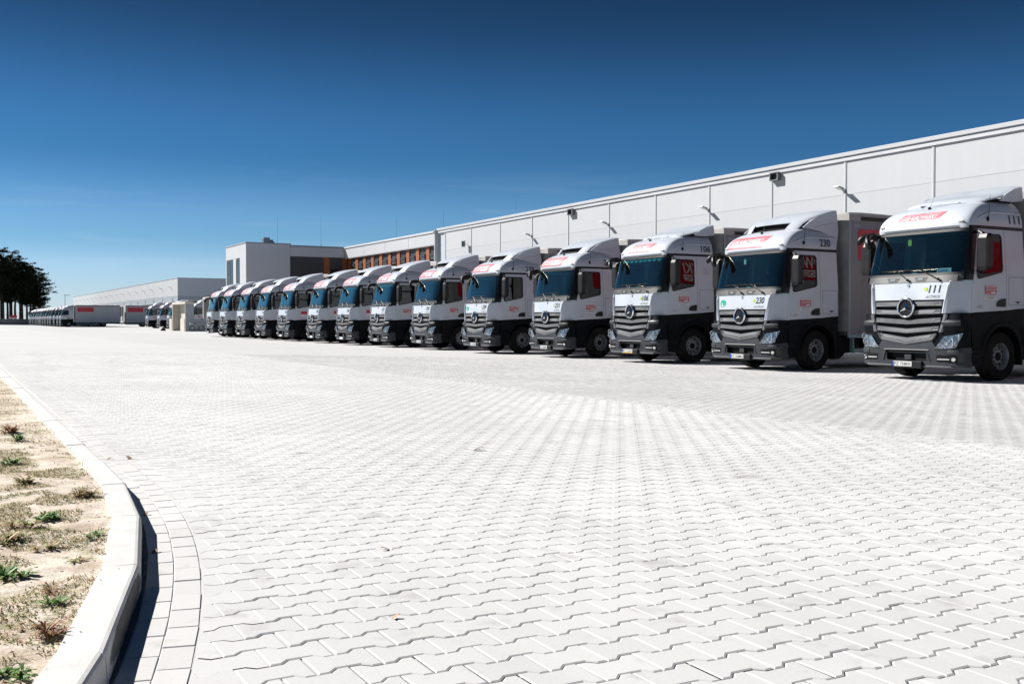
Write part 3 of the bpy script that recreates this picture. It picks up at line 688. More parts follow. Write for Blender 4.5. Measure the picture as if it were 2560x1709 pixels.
        for (r0, r1, o0, o1) in ((ar - 0.01, ar + 0.075, 0.035, 0.02),):
            aa = [R(a) for a in range(-4, 184, 8)]
            g = [[(ax + r * math.cos(t), sg * (yo + o), az + r * math.sin(t)) for r, o in ((ar - 0.03, -0.16), (ar - 0.02, 0.028), (ar + 0.055, 0.026), (ar + 0.085, 0.001))] for t in aa]
            m.grid(g)
        keep(m.build('fender_lip', 'dark_paint', lf, True), 0)
        m = MB(); m.box(0.46, 0.70, sg * (yo - 0.01), sg * (yo + 0.012), 0.36, 0.60, 0.01); m.box(0.46, 0.72, sg * (yo - 0.01), sg * (yo + 0.010), 0.66, 0.90, 0.01)
        keep(m.build('step_cover', 'dark_paint', lf), 1)
        m = MB(); m.box(0.45, 0.74, sg * (yo - 0.0), sg * (yo + 0.004), 0.61, 0.65); keep(m.build('step_slot', 'chassis_black', lf), 1)
        m = MB(); m.box(0.80, 0.84, sg * yo, sg * (yo + 0.02), 0.74, 0.80, 0.006); keep(m.build('side_repeater', 'lamp_red', lf), 2)
    # ---------------- grille
    zb = 1.0; nb = 4 if kind == 'A' else 5
    zbars = [(1.46 + dz, 0.0, 0.83), (1.28 + dz, 0.0, 0.805), (1.095 + dz, 0.045, 0.78), (0.92 + (dz if kind == 'A' else dz * 0.93), 0.09, 0.72)]
    if kind == 'B': zbars = [(1.46 + dz, 0.0, 0.83), (1.29 + dz, 0.02, 0.81), (1.255, 0.045, 0.81), (1.075, 0.06, 0.77), (0.905, 0.09, 0.70)]
    bk = panel('grille_back', 'chassis_black', C.Y, lin(-0.93, 0.93, 12), [0.80, 1.1, zh0 - 0.004], off=-0.075, th=0.02, smooth=False)
    for i, (zc, ch, hw) in enumerate(zbars):
        yl = lin(-hw, hw, 24)
        prof = [(-0.045, 0.050), (-0.012, 0.052), (0.012, 0.042), (0.010, -0.022), (0.024, -0.032), (0.020, -0.046), (-0.03, -0.052)]
        zz = lambda y: zc - ch * (1 - abs(y) / hw) + ch * 0.4
        pts = [[C.Y(y, zz(y) + b_, a_) for y in yl] for a_, b_ in prof]
        sl = MB().grid(pts)
        for j in (0, -1): sl.add([r[j] for r in pts], [tuple(range(len(prof)))])
        sl = keep(sl.build('grille_slat', 'silver_grey', T), 0)
        ml = lin(-hw * 0.86, hw * 0.86, 22)
        pts = [[C.Y(y * (1 - 0.06 * q), zz(y) + b_, a_) for y in ml] for q, (a_, b_) in enumerate(((0.0155, 0.040), (0.0135, -0.021)))]
        keep(MB().grid(pts).build('slat_mesh', 'perforated', sl), 1)
    # emblem
    zs_ = 1.385 + dz; p = C.Y(0, zs_, 0.03)
    m = MB(); m.lathe_y([(0.0, 0.02), (0.205, 0.02), (0.215, 0.0), (0.205, -0.012), (0.0, -0.012)], 32)
    e = keep(m.build('emblem_disc', 'chassis_black', T, True, loc=(p[0] - 0.015, 0, zs_)), 0); e.rotation_euler = (0, 0, R(-90))
    m = MB(); pr = [(0.193 + 0.022 * math.cos(t), -0.02 + 0.022 * math.sin(t)) for t in [2 * math.pi * k / 8 for k in range(9)]]
    m.lathe_y(pr, 40); keep(m.build('emblem_ring', 'chrome', e, True), 0)
    m = MB()
    for k in range(3):
        a = R(90 + 120 * k); d_ = Vector((math.cos(a), 0, math.sin(a))); n_ = Vector((-math.sin(a), 0, math.cos(a)))
        tip = d_ * 0.19 + Vector((0, -0.02, 0)); c0 = Vector((0, -0.055, 0))
        w1 = d_ * 0.022 + n_ * 0.036 + Vector((0, -0.016, 0)); w2 = d_ * 0.022 - n_ * 0.036 + Vector((0, -0.016, 0))
        m.add([tip, w1, c0, w2], [(0, 1, 2), (0, 2, 3), (0, 3, 1)])
    keep(m.build('emblem_star', 'chrome', e), 0)
    # V shaped surround under the grille
    m = MB(); yl = lin(-0.74, 0.74, 30)
    zv = lambda y: 0.748 + 0.095 * min(1, abs(y) / 0.64) + (1.3 * max(0, abs(y) - 0.64))
    pts = [[C.Y(y, zv(y) + b_, a_) for y in yl] for a_, b_ in ((-0.07, 0.066), (0.005, 0.060), (0.034, 0.038), (0.028, 0.010), (0.01, 0.0))]
    keep(m.grid(pts).build('grille_surround', 'silver_grey', T), 0)
    for sg in (1, -1):   # vertical cheek beside the slats
        m = MB(); zl = lin(1.02, 1.25 + dz, 8)
        pts = [[C.Y(sg * (0.775 + 0.10 * min(1, (z - 1.0) / 0.35) + dy), z, a_) for z in zl] for dy, a_ in ((-0.02, -0.06), (0.0, 0.016), (0.055, 0.03), (0.09, 0.012))]
        keep(m.grid(pts).build('grille_cheek', 'silver_grey', T, True), 0)
    # ---------------- bumper
    ysb = [-1.0, -0.9, -0.75, -0.62, -0.56, -0.50, -0.3, -0.15, 0, 0.15, 0.3, 0.50, 0.56, 0.62, 0.75, 0.9, 1.0]
    zsf = lambda y: [0.275, 0.33, 0.42, 0.50, 0.63, 0.665, zv(min(abs(y), 0.70)) + 0.004 if abs(y) < 0.63 else 0.675]
    bp_pts = []
    for i in range(7):
        row = []
        for y in ysb:
            o = (0.004, 0.03, 0.018, 0.012, 0.018, 0.02, 0.012)[i]; row.append(C.Y(y, zsf(y)[i], o))
        bp_pts.append(row)
    ins = [[(p[0] + 0.05, p[1], p[2]) for p in r] for r in bp_pts]
    bm_ = MB().shell(bp_pts, ins, lambda i, j: 2 <= i <= 3 and 5 <= j <= 10)
    bump = keep(bm_.build('bumper', 'grey_paint', T), 0)
    m = MB()  # frame round the lower intake
    inn = [(y, z) for y, z in ((-0.50, 0.42), (0.50, 0.42), (0.50, 0.63), (-0.50, 0.63))]
    m.grid([[C.Y(y, 0.63 + a, o) for y in lin(-0.56, 0.56, 10)] for a, o in ((0.0, -0.05), (0.012, 0.035), (0.035, 0.018))])
    for sg in (1, -1): m.grid([[C.Y(sg * (0.50 + a + (0.63 - z) * 0.35), z, o) for z in (0.41, 0.52, 0.64)] for a, o in ((0.0, -0.05), (0.012, 0.034), (0.05, 0.016))])
    keep(m.build('intake_frame', 'grey_paint', bump, True), 1)
    m = MB().box(0.10, 0.12, -0.55, 0.55, 0.40, 0.66); keep(m.build('intake_back', 'chassis_black', bump), 0)
    m = MB().box(0.04, 0.10, -0.09, 0.09, 0.43, 0.55, 0.01); keep(m.build('radar_box', 'cowl_plastic', bump), 1)
    m = MB().box(0.03, 0.11, -0.50, 0.50, 0.585, 0.60); keep(m.build('intake_bar', 'silver_grey', bump), 2)
    for sg in (1, -1):
        ua = abs(C.u_y(0.98, 0.5)); us = [sg * u for u in lin(ua, 1.0, 8)] + [sg * 1.03]
        zs = [0.29, 0.34, 0.37, 0.40, 0.55, 0.58, 0.62, 0.69]
        offs = [0.0, 0.03, 0.02, 0.012, 0.012, 0.035, 0.03, 0.012]
        pts = [[C.P(u, z + 0.02 * k / 9, o) for k, u in enumerate(us)] for z, o in zip(zs, offs)]
        bc = keep(MB().shell(pts, [[(p[0] + 0.04, p[1] - sg * 0.03, p[2]) for p in r] for r in pts]).build('bumper_corner', 'grey_paint' , T, False), 0)
        m = MB().grid([[C.P(sg * u, z, 0.020) for u in [abs(C.u_y(v, 0.5)) for v in lin(0.74, 1.16, 6)]] for z in (0.405, 0.55)]); keep(m.build('fog_recess', 'chassis_black', bc), 1)
        m = MB().grid([[C.P(sg * u, z, 0.026) for u in [abs(C.u_y(v, 0.5)) for v in lin(0.76, 1.02, 5)]] for z in (0.455, 0.48)]); keep(m.build('fog_strip', 'chrome', bc), 1)
        p = C.Y(sg * 1.10, 0.47, 0.02); m = MB(); m.lathe_y([(0.0, -0.03), (0.035, -0.03), (0.045, -0.02), (0.05, 0.01)], 16)
        fl = keep(m.build('fog_lamp', 'chrome', bc, True, loc=p), 1); fl.rotation_euler = (0, 0, R(-90 + 35 * -sg))
        # fender piece above the lamp
        us2 = [sg * u for u in lin(abs(C.u_y(0.86, 1.0)), 1.0, 9)] + [sg * 1.04]
        ztop = 1.262 + dz
        pts = [[C.P(u, (1.005 + 0.06 * k / 9) if i == 0 else (z + 0.0 * k), o) for k, u in enumerate(us2)] for i, (z, o) in enumerate(((1.0, 0.0), (1.07 + dz * 0.3, 0.022), (1.15 + dz * 0.6, 0.020), (1.185 + dz, -0.012), (ztop - 0.004, -0.018)))]
        keep(MB().shell(pts, [[(p[0] + 0.03, p[1] - sg * 0.03, p[2]) for p in r] for r in pts]).build('lamp_fender', 'dark_paint', T, True), 0)
        m = MB().grid([[C.P(sg * u, z, o) for u in lin(abs(C.u_y(0.85, 1.0)), 0.72, 8)] for z, o in ((1.06 + dz * 0.5, 0.012), (1.11 + dz * 0.5, 0.034), (1.15 + dz * 0.5, 0.038), (1.185 + dz * 0.6, 0.006))])
        keep(m.build('fender_highlight', 'grey_paint', T, True), 0)
        # side below the fender, behind the lamp
        pts = [[C.P(sg * u, z, -0.004) for u in lin(abs(C.u_y(0.64, 0.9)), 1.0, 8) + [1.04]] for z in (0.66, 0.85, 1.06)]
        keep(MB().grid(pts).build('lamp_surround', 'dark_paint', T, True), 0)
        # headlight
        quad = ((abs(C.u_y(0.68, 0.8)), 0.675), (abs(C.u_y(1.14, 0.8)), 0.705), (0.82, 1.01), (abs(C.u_y(0.90, 0.9)), 0.985))
        def HQ(a, b, o):
            u = (1 - a) * (1 - b) * quad[0][0] + a * (1 - b) * quad[1][0] + a * b * quad[2][0] + (1 - a) * b * quad[3][0]
            z = (1 - a) * (1 - b) * quad[0][1] + a * (1 - b) * quad[1][1] + a * b * quad[2][1] + (1 - a) * b * quad[3][1]
            z -= 0.05 * (1 - a) * b; return C.P(sg * u, z, o)
        pts = [[HQ(a, b, -0.002) for a in lin(0, 1, 10)] for b in lin(0, 1, 5)]; out = [[HQ(a, b, 0.034) for a in lin(0, 1, 10)] for b in lin(0, 1, 5)]
        hl = keep(MB().shell(pts, out).build('headlight', 'lamp_reflector', T, True), 0)
        m = MB().grid(out); keep(m.build('headlight_lens', 'lens_glass', hl, True), 0)
        for a, b, r_ in ((0.55, 0.42, 0.075), (0.80, 0.74, 0.055)):
            p = HQ(a, b, 0.008); m = MB(); m.lathe_y([(0.0, -0.035), (r_ * 0.5, -0.03), (r_ * 0.85, -0.012), (r_, 0.0), (r_ * 1.05, 0.012)], 16)
            pj = keep(m.build('projector_lamp', 'lens_glass', hl, True, loc=p), 1); pj.rotation_euler = (0, 0, R(-90 - 35 * -sg))
            m = MB(); m.lathe_y([(r_, -0.012), (r_ * 1.25, -0.006), (r_ * 1.25, 0.01)], 16)
            pj = keep(m.build('projector_ring', 'trim_grey', hl, True, loc=p), 1); pj.rotation_euler = (0, 0, R(-90 - 35 * -sg))
    m = MB().grid([[C.Y(y, z, o) for y in lin(-1.05, 1.05, 20)] for z, o in ((0.285, 0.0), (0.30, 0.038), (0.32, 0.040), (0.335, 0.02))]); keep(m.build('bumper_lip', 'silver_grey', bump, True), 1)
    m = MB().box(-0.065, 0.03, -0.42, 0.34, 0.262, 0.41, 0.015); ph = keep(m.build('plate_holder', 'black_plastic', T), 0)
    m = MB().box(-0.075, -0.062, -0.19, 0.30, 0.295, 0.40, 0.003); keep(m.build('number_plate', 'plate_white', ph), 0)
    m = MB().box(-0.0765, -0.070, 0.255, 0.298, 0.297, 0.398, 0.002); keep(m.build('plate_band', 'plate_blue', ph), 1)
    # ---------------- mirrors, wipers
    zm = 2.12 + dz
    for sg in (1, -1):
        m = MB(); poly = [(-0.10, 0.0), (0.07, 0.02), (0.10, 0.10), (0.105, 0.70), (0.06, 0.76), (-0.07, 0.74), (-0.11, 0.66), (-0.12, 0.08)]
        # housing: tapered towards the front
        ys_ = (1.33, 1.37, 1.54, 1.585)
        sc_ = (0.86, 1.0, 0.98, 0.84)
        g = [[(0.52 + x * s_ * 0.9, sg * y_, zm + 0.38 + (z - 0.38) * s_) for x, z in poly + poly[:1]] for y_, s_ in zip(ys_, sc_)]
        m.grid(g); m.add(g[0][:-1], [tuple(range(8))]); m.add(g[-1][:-1], [tuple(range(8))])
        mr = keep(m.build('side_mirror', 'black_plastic', T), 0)
        m = MB().path([(0.62, sg * 1.17, zm + 0.80), (0.54, sg * 1.30, zm + 0.81), (0.50, sg * 1.42, zm + 0.74)], [0.032, 0.034, 0.04], 8)
        m.path([(0.60, sg * 1.23, zm + 0.0), (0.55, sg * 1.36, zm - 0.01), (0.53, sg * 1.44, zm + 0.04)], [0.035, 0.04, 0.04], 8)
        keep(m.build('mirror_arm', 'black_plastic', mr), 0)
        m = MB().box(0.615, 0.625, sg * 1.36, sg * 1.55, zm + 0.08, zm + 0.70, 0.01); keep(m.build('mirror_glass', 'chrome', mr), 1)
    # front mirror hanging from the passenger side pillar
    zf = 2.97 + dz
    m = MB().sweep([(0.44, 1.08, zf), (0.22, 1.13, zf + 0.015), (0.06, 1.09, zf - 0.03), (-0.02, 1.03, zf - 0.12), (-0.035, 0.99, zf - 0.21), (-0.03, 0.97, zf - 0.30)], [0.05, 0.062, 0.060, 0.066, 0.074, 0.03], 12, 3)
    m.ball((0.30, 1.125, zf + 0.005), 0.12, 0.07, 0.085, 10, 7)
    fm = keep(m.build('front_mirror', 'black_plastic', T, True), 0)
    m = MB().sweep([(0.34, 1.13, zf), (0.22, 1.21, zf + 0.01), (0.13, 1.29, zf - 0.03), (0.09, 1.35, zf - 0.10), (0.08, 1.39, zf - 0.17)], [0.05, 0.065, 0.073, 0.066, 0.03], 12, 3)
    keep(m.build('kerb_mirror', 'black_plastic', fm, True), 0)
    for y0, y1 in ((0.02, 0.42), (-0.72, -0.20)):
        m = MB(); a = C.Y(y0, zc0 + 0.06, 0.05); b = C.Y(y1 - 0.05, zc1 + 0.13, 0.045); m.tube(a, b, 0.013, 0.008, 6)
        c = C.Y(y1 + 0.36, zc1 + 0.12, 0.03); d_ = C.Y(y1 - 0.40, zc1 + 0.14, 0.03)
        m.tube(c, b, 0.009, 0.012, 5); m.tube(b, d_, 0.012, 0.009, 5); m.ball(a, 0.03, 0.03, 0.03, 8, 6)
        keep(m.build('wiper', 'black_plastic', T), 1)
    # ---------------- inside the cab
    zfl = 1.4 + dz
    m = MB().box(2.08, 2.15, -1.14, 1.14, 1.0 + dz, 3.05 + dz); bw = keep(m.build('cab_back_wall', 'interior', T), 0)
    m = MB().box(0.42, 2.1, -1.15, 1.15, 1.25 + dz, zfl); keep(m.build('cab_floor', 'interior', T), 0)
    m = MB(); m.box(0.34, 0.80, -1.08, 1.08, zfl, 1.98 + dz, 0.06); m.box(0.30, 0.62, -1.05, -0.15, 1.94 + dz, 2.10 + dz, 0.06); da = keep(m.build('dashboard', 'interior_light', T), 0)
    m = MB(); m.box(0.36, 0.55, 0.30, 0.62, 1.97 + dz, 2.14 + dz, 0.03); m.box(0.4, 0.5, -0.05, 0.12, 1.97 + dz, 2.10 + dz, 0.02); keep(m.build('dash_box', 'black_plastic', da), 1)
    m = MB(); m.box(0.34, 0.36, 0.02, 0.16, 2.04 + dz, 2.13 + dz); m.box(0.36, 0.44, 0.66, 0.90, 1.99 + dz, 2.06 + dz, 0.01); m.box(0.33, 0.35, -0.30, -0.12, 2.02 + dz, 2.07 + dz); keep(m.build('dash_papers', 'plate_white', da), 2)
    m = MB(); pr = [(0.22 + 0.017 * math.cos(t), 0.017 * math.sin(t)) for t in [2 * math.pi * k / 6 for k in range(7)]]; m.lathe_y(pr, 20); m.box(-0.2, 0.2, -0.01, 0.01, -0.03, 0.03)
    sw = keep(m.build('steering_wheel', 'black_plastic', T, True, loc=(0.85, -0.62, 2.06 + dz)), 1); sw.rotation_euler = (R(90), R(-65), 0); sw.rotation_euler = (0, 0, R(90)); sw.rotation_euler = (R(62), 0, R(90))
    for sg in (1, -1):
        m = MB(); m.box(1.15, 1.65, sg * 0.62 - 0.26, sg * 0.62 + 0.26, zfl + 0.25, zfl + 0.42, 0.06); m.box(1.58, 1.76, sg * 0.62 - 0.25, sg * 0.62 + 0.25, zfl + 0.35, zfl + 1.10, 0.07); m.box(1.62, 1.74, sg * 0.62 - 0.14, sg * 0.62 + 0.14, zfl + 1.08, zfl + 1.32, 0.05)
        keep(m.build('seat', 'interior', T), 1)
    m = MB().box(0.5, 2.1, -1.05, 1.05, 3.02 + dz, 3.06 + dz); keep(m.build('headliner', 'interior_light', T), 0)
    # ---------------- chassis
    m = MB(); m.box(0.35, 2.1, -0.95, 0.95, 0.45, 1.22 + dz); m.box(0.25, 0.5, -0.9, 0.9, 0.42, 0.8); eng = keep(m.build('engine_block', 'chassis_black', T), 0)
    m = MB()
    for sg in (1, -1): m.box(2.1, 10.1, sg * 0.34, sg * 0.46, 0.58, 0.84)
    m.box(2.5, 10.1, -0.4, 0.4, 0.78, 0.85); m.box(2.3, 3.1, -1.1, -0.5, 0.42, 0.86); m.box(3.3, 5.6, 0.5, 1.1, 0.40, 0.80); m.box(3.4, 5.2, -1.12, -0.5, 0.40, 0.80)
    keep(m.build('chassis', 'chassis_black', T), 0)
    for sg in (1, -1):
        m = MB().box(2.06, 2.14, sg * 0.86, sg * 1.235, 0.32, 1.1, 0.01); keep(m.build('mud_flap', 'chassis_black', T), 0)
        m = MB().box(2.75, 6.30, sg * 1.20, sg * 1.24, 0.42, 0.54, 0.01); m.box(2.75, 2.80, sg * 1.0, sg * 1.2, 0.42, 0.84); m.box(6.2, 6.25, sg * 1.0, sg * 1.2, 0.42, 0.84)
        sgd = keep(m.build('side_guard', 'side_guard', T), 0)
    # wheels
    tp = [(0.285, -0.145), (0.30, -0.158), (0.40, -0.163), (0.485, -0.150), (0.508, -0.125), (0.512, 0.0), (0.508, 0.125), (0.485, 0.150), (0.30, 0.15)]
    def wheel(x, y, sg, rear=False):
        m = MB(); m.lathe_y([(r, -sg * v_ if True else v_) for r, v_ in tp], 36)
        wl = keep(m.build('wheel', 'rubber', T, True, loc=(x, y, 0.512)), 0)
        f = -1 if not rear else 1
        rp_ = [(0.295, 0.150), (0.285, 0.135), (0.27, 0.10), (0.262, 0.02)] + ([(0.20, 0.015), (0.19, 0.05), (0.155, 0.058), (0.15, 0.075), (0.10, 0.08), (0.0, 0.085)] if not rear else [(0.25, -0.04), (0.17, -0.06), (0.15, 0.02), (0.12, 0.05), (0.0, 0.06)])
        m = MB(); m.lathe_y([(r, sg * v_) for r, v_ in rp_], 32); keep(m.build('rim', 'rim_steel', wl, True), 0)
        m = MB(); m.lathe_y([(0.0, sg * 0.10), (0.085, sg * 0.095), (0.095, sg * 0.05)], 20); keep(m.build('hub', 'chassis_black', wl, True), 1)
        m = MB()
        for k in range(10):
            a = 2 * math.pi * (k + 0.5) / 10; m.tube((0.165 * math.cos(a) * (0.95), sg * 0.03, 0.165 * math.sin(a) * 0.95), (0.165 * math.cos(a) * 0.95, sg * 0.095, 0.165 * math.sin(a) * 0.95), 0.018, 0.014, 6)
        keep(m.build('wheel_nuts', 'cowl_plastic', wl, kind='stuff'), 2)
        m = MB()
        for k in range(10):
            a = 2 * math.pi * k / 10; m.tube((0.23 * math.cos(a), sg * 0.012, 0.23 * math.sin(a)), (0.23 * math.cos(a), sg * 0.026, 0.23 * math.sin(a)), 0.026, 0.026, 8)
        keep(m.build('hand_holes', 'chassis_black', wl, kind='stuff'), 2)
    for sg in (1, -1): wheel(1.42, sg * 1.06, sg)
    for sg in (1, -1): wheel(7.35, sg * 1.08, sg, True)
    # ---------------- box body
    X0, X1, Z0, Z1, HY = 2.50, 10.25, 0.86, 4.03, 1.275
    m = MB().box(X0, X0 + 0.06, -HY, HY, Z0, Z1 - 0.02, 0.01); fw = keep(m.build('box_front', 'tarp_roof', T), 0)
    m = MB().box(X1 - 0.06, X1, -HY, HY, Z0, Z1 - 0.02, 0.01); keep(m.build('box_rear', 'tarp_roof', T), 0)
    m = MB().box(X0, X1, -HY + 0.03, HY - 0.03, Z0, Z0 + 0.12); keep(m.build('box_floor', 'chassis_black', T), 0)
    m = MB(); pts = []
    for i, x in enumerate([X0 - 0.01, X0 + 0.05] + lin(X0 + 0.5, X1 - 0.5, 10) + [X1 - 0.05, X1 + 0.01]):
        e = 0.0 if 0 < i < 13 else -0.03
        pts.append([(x, y, Z1 + z + e + 0.010 * math.sin(i * 1.7 + y * 2)) for y, z in ((-HY - 0.012, -0.20), (-HY - 0.012, -0.03), (-HY + 0.05, 0.02), (-0.6, 0.05), (0, 0.055), (0.6, 0.05), (HY - 0.05, 0.02), (HY + 0.012, -0.03), (HY + 0.012, -0.20))])
    m.grid(pts); m.add(pts[0], [tuple(range(9))]); m.add(pts[-1], [tuple(range(9))]); keep(m.build('box_roof', 'tarp_roof', T), 0)
    for sg in (1, -1):
        m = MB(); xs_ = lin(X0 + 0.07, X1 - 0.07, 40)
        pts = [[(x, sg * (HY - 0.005 + 0.006 * math.sin(x * 5.3) * (1 if 0 < i < 4 else 0.3)), z) for x in xs_] for i, z in enumerate((Z0 - 0.02, Z0 + 0.4, 2.2, 3.3, Z1 - 0.19))]
        m.shell(pts, [[(p[0], p[1] - sg * 0.02, p[2]) for p in r] for r in pts]); cu = keep(m.build('side_curtain', 'curtain_grey', T, True), 0)
        m = MB().box(X0 + 0.42, X1 - 0.1, sg * (HY - 0.01), sg * (HY + 0.022), Z1 - 0.19, Z1 - 0.09); keep(m.build('curtain_rail', 'black_plastic', T), 0)
        m = MB().box(X0, X0 + 0.075, sg * (HY - 0.05), sg * (HY + 0.012), Z0, Z1 - 0.2, 0.012); keep(m.build('corner_post', 'trim_grey', T), 0)
        m = MB().box(X0 + 0.02, X1, sg * (HY - 0.08), sg * (HY + 0.008), Z0 - 0.05, Z0 + 0.03, 0.01); keep(m.build('bottom_rail', 'side_guard', T), 0)
        m = MB()
        for k in range(13):
            x = X0 + 0.45 + k * 0.57; m.box(x, x + 0.04, sg * (HY + 0.002), sg * (HY + 0.010), Z0 - 0.06, Z0 + 0.30); m.box(x - 0.02, x + 0.06, sg * (HY + 0.002), sg * (HY + 0.02), Z0 + 0.12, Z0 + 0.2)
        keep(m.build('curtain_straps', 'trim_grey', cu, kind='stuff'), 1)
        # lettering board on the curtain
        lx, lw_, lz0, lz1 = X0 + 0.33, 2.85, 2.80, 3.62
        def CP(u, v, o): return (lx + u, sg * (HY + o), lz0 + v) if sg < 0 else (lx + lw_ - u, sg * (HY + o), lz0 + v)
        m = MB(); rr = rrect(0, lw_, 0, lz1 - lz0, 0.12, 5); m.add([CP(u, v, 0.008) for u, v in rr], [tuple(range(len(rr)))])
        lg = keep(m.build('curtain_logo', 'decal_red', cu), 0)
        m = MB(); put_text(m, 'GRABOWSKI', 0.34, lambda u, v: CP(0.20 + u, 0.35 + v, 0.012), shear=0.2, bold=0.02, width=2.45)
        put_text(m, 'FURNITURE', 0.145, lambda u, v: CP(0.18 + u, 0.12 + v, 0.012), shear=0.2, bold=0.012, width=1.10)
        rr = [(1.42, 0.09), (2.62, 0.09), (2.68, 0.29), (1.48, 0.29)]; m.add([CP(u, v, 0.012) for u, v in rr], [(0, 1, 2, 3)])
        keep(m.build('logo_letters', 'decal_white', lg), 0)
        m = MB(); put_text(m, 'LOGISTIC', 0.13, lambda u, v: CP(1.52 + u, 0.125 + v, 0.015), shear=0.2, bold=0.015, width=1.05); keep(m.build('logo_small_letters', 'decal_red', lg), 0)
        m = MB(); m.add([(X0 + 0.16, sg * (HY + 0.006), 3.66), (X0 + 0.42, sg * (HY + 0.006), 3.66), (X0 + 0.42, sg * (HY + 0.006), 3.75), (X0 + 0.16, sg * (HY + 0.006), 3.75)], [(0, 1, 2, 3)])
        keep(m.build('curtain_tag', 'trim_grey', cu), 2)
    # roof sign
    if kind == 'A': sy0, sy1, b0_, b1_ = 0.93, -0.44, R(6), R(39)
    else: sy0, sy1, b0_, b1_ = 0.58, -0.46, R(9), R(37)
    wv = sy0 - sy1
    def RS(u, v, o):      # u,v in 0..1
        sl = 0.16 * (v - 0.5)
        return C.RY(sy0 - u * wv - sl, b0_ + (b1_ - b0_) * v, o)
    m = MB().grid([[RS(u, v, 0.005) for u in lin(0, 1, 20)] for v in lin(0, 1, 8)])
    rs = keep(m.build('roof_sign', 'decal_red_glare', T, True), 0)
    m = MB(); put_text(m, 'GRABOWSKI', 0.34, lambda u, v: RS(0.08 + u, 0.40 + v, 0.020), shear=0.0, bold=0.02, width=0.82)
    put_text(m, 'FURNITURE', 0.17, lambda u, v: RS(0.06 + u, 0.12 + v, 0.016), shear=0.2, bold=0.012, width=0.40)
    m.grid([[RS(u, v, 0.014) for u in lin(0.50, 0.90, 12)] for v in lin(0.11, 0.29, 4)])
    if kind == 'B':
        put_text(m, 'TRANSPORT', 0.09, lambda u, v: RS(0.06 + u, 0.83 + v, 0.011), shear=0.2, bold=0.01, width=0.38); put_text(m, 'SPEDYCJA', 0.09, lambda u, v: RS(0.52 + u, 0.83 + v, 0.011), shear=0.2, bold=0.01, width=0.38)
    keep(m.build('sign_letters', 'decal_white', rs), 0)
    # door decal (flank seen by the camera and the other one)
    for sg in (-1,):
        z0 = 1.50 + dz if kind == 'A' else 1.54 + dz; x0 = 0.80; w_, h_ = 0.40, 0.30
        def DD(u, v, o): return (x0 + u, sg * (C.w(z0 + v) + o), z0 + v)
        m = MB(); m.add([DD(u, v, 0.004) for u, v in rrect(0, w_, 0, h_, 0.015, 2)], [tuple(range(12))]); dd = keep(m.build('door_decal', 'decal_white', T), 1)
        m = MB(); rr = rrect(0.01, w_ - 0.01, 0.115, h_ - 0.012, 0.02, 3); m.add([DD(u, v, 0.007) for u, v in rr], [tuple(range(len(rr)))]); keep(m.build('decal_field', 'decal_red', dd), 0)
        m = MB(); put_text(m, 'GRABOWSKI', 0.062, lambda u, v: DD(0.035 + u, 0.178 + v, 0.010), shear=0.2, bold=0.012, width=0.33); put_text(m, 'FURNITURE', 0.028, lambda u, v: DD(0.035 + u, 0.132 + v, 0.010), shear=0.2, width=0.15)
        m.add([DD(u, v, 0.010) for u, v in ((0.2, 0.128), (0.35, 0.128), (0.36, 0.164), (0.21, 0.164))], [(0, 1, 2, 3)])
        m.add([DD(u, v, 0.010) for u, v in ((0.03, 0.258), (0.19, 0.258), (0.19, 0.276), (0.03, 0.276))], [(0, 1, 2, 3)]); m.add([DD(u, v, 0.010) for u, v in ((0.21, 0.258), (0.37, 0.258), (0.37, 0.276), (0.21, 0.276))], [(0, 1, 2, 3)])
        keep(m.build('decal_letters', 'decal_white', dd), 2)
        m = MB(); put_text(m, 'tel. +48 65 454 66 00', 0.032, lambda u, v: DD(0.02 + u, 0.07 + v, 0.008), bold=0.006, width=0.35); put_text(m, 'www.tirgrabowski.com', 0.026, lambda u, v: DD(0.05 + u, 0.026 + v, 0.008), shear=0.15, bold=0.006, width=0.28)
        keep(m.build('decal_phone', 'decal_black', dd), 2)
        m = MB(); put_text(m, '1842' if kind == 'B' else '2536', 0.05, lambda u, v: (0.56 + u, sg * (C.w(1.4) + 0.005), 1.37 + dz + v), shear=0.2, bold=0.01, width=0.17); keep(m.build('model_number', 'decal_grey', T), 2)
    m = MB(); put_text(m, 'ACTROS', 0.055, lambda u, v: C.Y(-0.42 - u, zh0 + 0.035 + v, 0.006), shear=0.35, bold=0.015, width=0.36); keep(m.build('model_letters', 'decal_grey', hood), 2)
    return T, C

